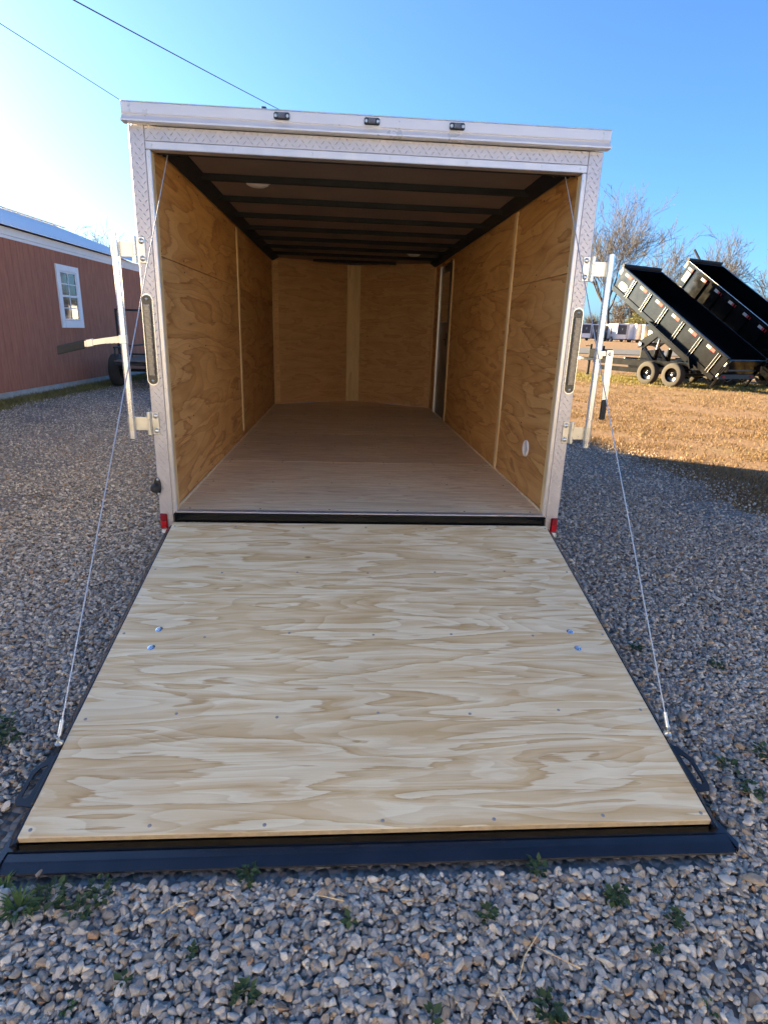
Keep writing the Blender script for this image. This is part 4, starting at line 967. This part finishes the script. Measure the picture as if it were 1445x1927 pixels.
def seg_mesh(lines, n, k):
    V, F = [], []
    for pts, rs in lines:
        o = len(V); a = None
        for i, p in enumerate(pts):
            d = (pts[min(i+1, len(pts)-1)]-pts[max(i-1, 0)]).normalized()
            if a is None: a = d.orthogonal().normalized()
            else:
                a = a-d*a.dot(d); a = a.normalized() if a.length > 1e-5 else d.orthogonal().normalized()
            c = d.cross(a)
            for j in range(n):
                t = 2*math.pi*j/n; w = p*k+(a*math.cos(t)+c*math.sin(t))*rs[i]; V.append((w.x, w.y, w.z))
        for i in range(len(pts)-1):
            for j in range(n): F.append((o+i*n+j, o+i*n+(j+1) % n, o+(i+1)*n+(j+1) % n, o+(i+1)*n+j))
    return V, F
def bare_tree(label, px, dist, topy, seed, spread=1.0, splits=1, maxlev=5, leaves=None, nleaf=0, group='bare trees beyond the field', **kw):
    b0 = at(px, 640, dist); gz = ground_h(b0.x, b0.y); tp = at(px, topy, dist); H = tp.z-gz
    o = thing('bare_tree', label, 'tree', (b0.x, b0.y, gz), 0, group)
    big, small, k = tree_segs(seed, H, spread, splits, maxlev, rmin=0.00021*dist, **kw)
    V, F = seg_mesh(big, 6, k); soup('trunk', V, F, 'bark', o)
    V, F = seg_mesh(small, 3, k); cr = soup('crown', V, F, 'twig', o)
    if leaves:
        g = np.random.default_rng(seed); tips = [p*k for pts, _ in small for p in pts[1:]]; ii = g.integers(0, len(tips), nleaf)
        P = np.array([tuple(tips[i]) for i in ii])+g.standard_normal((nleaf, 3))*0.16
        a = g.standard_normal((nleaf, 3))*0.07; b2 = g.standard_normal((nleaf, 3))*0.07
        Vl = np.stack([P, P+a, P+b2], 1).reshape(-1, 3); soup('leaves', Vl, np.arange(3*nleaf).reshape(-1, 3), leaves, o, None, g.random(nleaf))
    return o
bare_tree('tallest bare tree with wide fan of limbs, beside the trailer', 1142, 94, 356, 3, 0.66, 1, 6, first=0.26, limbs=6, trunk_r=0.32, dens=0.86)
bare_tree('slender bare tree rising behind the tipped low dump bed', 1206, 105, 420, 12, 0.62, 1, 6, first=0.25, limbs=3, trunk_r=0.23)
bare_tree('bare tree with russet leaves clinging to its low crown', 1166, 111, 545, 21, 1.0, 1, 6, 'russet', 2600, dens=0.9, first=0.2, limbs=4, trunk_r=0.20)
bare_tree('small bare tree between the two tipped dump beds', 1276, 102, 470, 33, 0.7, 1, 6, first=0.25, limbs=3, trunk_r=0.18)
bare_tree('dense twiggy bare tree above the tall tipped dump bed', 1322, 111, 436, 47, 0.7, 1, 6, dens=0.88, first=0.3, limbs=4, trunk_r=0.24)
bare_tree('crooked bare tree with few twisting limbs', 1400, 88, 432, 59, 1.05, 1, 4, first=0.34, limbs=3, trunk_r=0.24, wig=0.30)
bare_tree('pale thin bare tree next to the crooked one', 1436, 119, 474, 62, 0.7, 1, 6, first=0.3, limbs=3, trunk_r=0.16)
bare_tree('bare tree with sparse dark leaves right of the dump trailers', 1462, 85, 520, 71, 0.9, 1, 6, 'shrub', 900, first=0.25, limbs=4, trunk_r=0.20)
bare_tree('bare treetop showing over the roof of the red building', 178, 62, 424, 83, 0.85, 1, 6, group='bare trees behind the red building', first=0.3, limbs=4, trunk_r=0.22)
bare_tree('second bare treetop over the red roof, nearest the trailer', 214, 70, 428, 97, 0.8, 1, 6, group='bare trees behind the red building', first=0.3, limbs=4, trunk_r=0.22)
# olive bush in front of the trees
b0 = at(1200, 640, 101); gz = ground_h(b0.x, b0.y)
sb = thing('olive_bush', 'rounded olive green bush behind the far row of trailers', 'bush', (b0.x, b0.y, gz))
g = np.random.default_rng(5); n = 5200
dv = g.standard_normal((n, 3)); dv /= np.linalg.norm(dv, axis=1)[:, None]; rr = 0.55+0.45*g.random(n)**0.5
P = dv*rr[:, None]*np.array([2.6, 2.0, 2.1])*(1+0.18*np.sin(dv[:, :1]*7+dv[:, 2:]*5)); P[:, 2] += 2.6; P = P[P[:, 2] > 0.1]; n = len(P)
a = g.standard_normal((n, 3))*0.11; b2 = g.standard_normal((n, 3))*0.11
soup('crown', np.stack([P, P+a, P+b2], 1).reshape(-1, 3), np.arange(3*n).reshape(-1, 3), 'shrub', sb, None, g.random(n))
m = MB()
for k in range(6): m.tube([(0, 0, -0.1), (math.cos(k)*0.5, math.sin(k)*0.5, 1.2), (math.cos(k)*1.2, math.sin(k)*1.1, 2.5)], [0.07, 0.05, 0.02], 5)
m.build('stem', 'bark', sb)
# far-off wood that reads as one mass
V, F = [], []
for i in range(46):
    g = random.Random(500+i); big, small, k = tree_segs(500+i, g.uniform(5, 10.5), 0.8, 2, 4, first=0.25, limbs=3, trunk_r=0.13)
    px = -400+i*47+g.uniform(-15, 15); b0 = at(px, 640, g.uniform(128, 160)); gz = ground_h(b0.x, b0.y)
    v, f = seg_mesh([(p, [max(q, 0.022) for q in r]) for p, r in big+small], 3, k); o_ = len(V)
    V += [(a[0]+b0.x, a[1]+b0.y, a[2]+gz) for a in v]; F += [tuple(j+o_ for j in q) for q in f]
fo = soup('distant_wood', V, F, 'twig', None, 'stuff'); fo['label'] = 'far off leafless wood along the edge of the field'; fo['category'] = 'wood'

# ================================================================== OVERHEAD WIRES
pole_xy = (-0.41, 30.0); pg = ground_h(*pole_xy)
P_ = thing('utility_pole', 'brown wooden utility pole carrying two wires behind the trailer', 'pole', (pole_xy[0], pole_xy[1], pg))
MB().tube([(0, 0, -0.3), (0, 0, 9.75)], [0.15, 0.10], 12).build('post', 'wood_pole', P_)
MB().box((-0.6, -0.165, 9.20), (0.6, -0.115, 9.32), 0.004).build('crossarm', 'wood_pole', P_)
MB().lathe([(0.0, 0.0), (0.03, 0.0), (0.045, 0.03), (0.03, 0.06), (0.04, 0.09), (0.0, 0.12)], (0, -0.14, 9.325), 'z', 10).build('insulator', 'plastic', P_)
def wire(label, a, b_, sag, r):
    a, b_ = Vector(a), Vector(b_); pts = []
    for k in range(41):
        t = k/40; p = a.lerp(b_, t); p.z -= sag*4*t*(1-t); pts.append(p)
    o = MB().tube(pts, r, 6).build('overhead_wire', 'wire'); tag(o, label, 'wire', 'overhead wires to the barn')
a1 = at(640, 301, 32.0); a2 = at(640, 457, 32.0)
w1 = Vector((pole_xy[0], 29.86, a1.z)); w2 = Vector((pole_xy[0], 29.84, a2.z))
def thru(a, px, py, xend):
    """end of the straight line from a through the sight line of a pixel, on the added barn wall"""
    d = at(px, py, 1.0)-cam.matrix_world.translation; c0 = cam.matrix_world.translation
    # choose the point on the sight ray at y = 9
    t = (9.0-c0.y)/d.y; q = c0+d*t; u = (xend-a.x)/(q.x-a.x); return a.lerp(q, u)
wire('upper dark overhead wire sloping down behind the roof cap', w1, thru(w1, 170, 2, -6.72), 0.12, 0.011)
wire('lower thin overhead wire meeting the corner of the roof cap', w2, thru(w2, 0, 40, -6.72), 0.06, 0.007)

# ================================================================== WEEDS, STONES
def gp(px, py, z=0.0):
    d = at(px, py, 1.0)-cam.matrix_world.translation; c0 = cam.matrix_world.translation; t = (z-c0.z)/d.z; return c0+d*t
def weed(px, py, r, n, kind, label, seed, group):
    p = gp(px, py); g = np.random.default_rng(seed)
    o = thing('weed', label, 'weed', (p.x, p.y, -0.012), 0, group); V, F, Tn = [], [], []
    for i in range(n):
        a = g.random()*6.283; ro = r*0.75*math.sqrt(g.random()); bx, by = ro*math.cos(a), ro*math.sin(a)
        a2 = a+g.normal()*0.8
        if kind == 'grass':
            ln = r*g.uniform(0.7, 1.3); w = 0.0022; h = ln*g.uniform(0.5, 0.9); bx *= 0.3; by *= 0.3
            dx, dy = math.cos(a2), math.sin(a2); k = len(V)
            V += [(bx-dy*w, by+dx*w, 0), (bx+dy*w, by-dx*w, 0), (bx+dx*ln*.45-dy*w, by+dy*ln*.45+dx*w, h*.8), (bx+dx*ln*.45+dy*w, by+dy*ln*.45-dx*w, h*.8), (bx+dx*ln, by+dy*ln, h*.75)]
            F += [(k, k+1, k+3), (k, k+3, k+2), (k+2, k+3, k+4)]; t = g.random(); Tn += [t, t, t]
        else:
            ln = g.uniform(0.010, 0.024); w = ln*g.uniform(0.28, 0.42); z = g.uniform(0.012, 0.040); dx, dy = math.cos(a2), math.sin(a2); tl = g.uniform(-0.4, 0.6)
            k = len(V); q = lambda u, v, s: (bx+dx*u-dy*v, by+dy*u+dx*v, z+tl*u+s)
            V += [q(0, 0, 0), q(ln*.4, w, .002), q(ln, 0, 0), q(ln*.4, -w, .002), q(ln*.45, 0, -.002), (bx*.6, by*.6, 0.0), (bx*.6+.0015, by*.6, 0.0)]
            F += [(k, k+4, k+1), (k+1, k+4, k+2), (k+2, k+4, k+3), (k+3, k+4, k), (k, k+5, k+6)]; t = g.random(); Tn += [t]*5
    soup('leaves' if kind != 'grass' else 'blades', V, F, 'weed' if kind != 'grass' else 'weed_bright', o, None, Tn)
WG = 'weeds growing through the gravel'
LW = 'low leafy weed growing through the gravel before the ramp lip'
for i, (px, py, r, n, k) in enumerate([(98, 1690, .07, 110, 'leaf'), (150, 1722, .05, 50, 'leaf'), (192, 1684, .055, 70, 'leaf'), (466, 1652, .040, 55, 'leaf'), (1010, 1638, .035, 55, 'leaf'),
        (1158, 1692, .045, 75, 'leaf'), (918, 1728, .028, 40, 'leaf'), (1275, 1736, .035, 35, 'leaf'), (463, 1880, .035, 45, 'leaf'), (1035, 1905, .05, 80, 'leaf'), (236, 1858, .014, 16, 'leaf'), (360, 1802, .020, 22, 'leaf'), (660, 1745, .016, 16, 'leaf'), (812, 1920, .014, 14, 'leaf'), (1230, 1790, .02, 18, 'leaf')]):
    weed(px, py, r*0.72, int(n*0.62), k, LW, 100+i, WG)
LG = 'bright green grass tuft sprouting from the gravel before the ramp lip'
for i, (px, py, r, n) in enumerate([(38, 1712, .050, 70), (4, 1672, .035, 34), (124, 1892, .022, 20), (1338, 1896, .018, 14)]): weed(px, py, r, n, 'grass', LG, 200+i, 'grass tufts in the gravel')
LS = 'small dark weed in the gravel beside the long edge of the ramp'
for i, (px, py, r, n) in enumerate([(16, 1392, .050, 60), (12, 1366, .04, 40), (1368, 1448, .035, 30), (1410, 1490, .045, 50), (1196, 1222, .035, 40), (1345, 1252, .04, 40), (1436, 1420, .05, 45)]): weed(px, py, r, n, 'leaf', LS, 300+i, 'weeds beside the ramp')
def rock(px, py, size, mat, seed, label):
    p = gp(px, py, 0.004); g = random.Random(seed); bm = bmesh.new()
    for k in range(16):
        v = Vector((g.gauss(0, 1), g.gauss(0, 1), g.gauss(0, 1))).normalized()*g.uniform(.85, 1.0); bm.verts.new((v.x*size*g.uniform(.9, 1.1), v.y*size*0.68, v.z*size*0.42))
    r = bmesh.ops.convex_hull(bm, input=bm.verts); bmesh.ops.delete(bm, geom=[e for e in r['geom_interior'] if isinstance(e, bmesh.types.BMVert)], context='VERTS')
    bmesh.ops.bevel(bm, geom=list(bm.edges), offset=size*0.07, segments=1, affect='EDGES')
    me = bpy.data.meshes.new('rock'); bm.to_mesh(me); bm.free(); me.materials.append(M[mat])
    o = link('rock', me); o.location = (p.x, p.y, 0.008); o.rotation_euler = (g.uniform(-.2, .2), g.uniform(-.2, .2), g.uniform(0, 6.3)); return tag(o, label, 'rock', 'larger stones lying among the gravel')
LT, LP = 'tan stone, larger than the grey gravel around it, beside the ramp', 'pale flat stone, larger than the grey gravel around it, beside the ramp'
for i, (px, py, s_, mt) in enumerate([(1284, 1350, .040, 't'), (1387, 1404, .036, 't'), (1367, 1472, .034, 't'), (1416, 1483, .042, 'p'), (1420, 1657, .040, 't'), (1367, 1657, .030, 'p'), (1374, 1549, .022, 't'), (1406, 1550, .024, 'p'),
        (1190, 1123, .045, 't'), (1273, 1170, .042, 'p'), (1140, 1177, .030, 't'), (1166, 1184, .026, 'p'), (1347, 1127, .045, 'p'), (1320, 1125, .03, 't'), (1358, 1168, .045, 't'), (1074, 1055, .030, 'p'), (1254, 1083, .04, 't'), (1335, 1210, .036, 't'), (8, 1690, .030, 'p'), (75, 1645, .018, 't'), (1262, 1660, .026, 't'), (12, 1192, .034, 't')]):
    rock(px, py, s_*0.85, 'stone_tan' if mt == 't' else 'stone_pale', 900+i, LT if mt == 't' else LP)

# thin dry stems lying on the stones
for i, (px, py, ln, an) in enumerate([(1000, 1790, 0.16, 0.9), (1050, 1802, 0.10, 2.6), (952, 1882, 0.07, 1.9), (340, 1705, 0.09, 0.4), (620, 1690, 0.08, 2.9)]):
    p = gp(px, py, 0.018); d_ = Vector((math.cos(an), math.sin(an), 0)); q_ = Vector((-d_.y, d_.x, 0))
    o = MB().tube([p-d_*ln/2, p-d_*ln*0.15+q_*ln*0.05+Vector((0, 0, 0.006)), p+d_*ln*0.2+q_*ln*0.02+Vector((0, 0, 0.004)), p+d_*ln/2], [0.0016, 0.0014, 0.0011, 0.0006], 5).build('dry_stem', 'batten')
    tag(o, 'thin dry stem lying across the grey gravel near the ramp', 'stem', 'dry stems on the gravel')
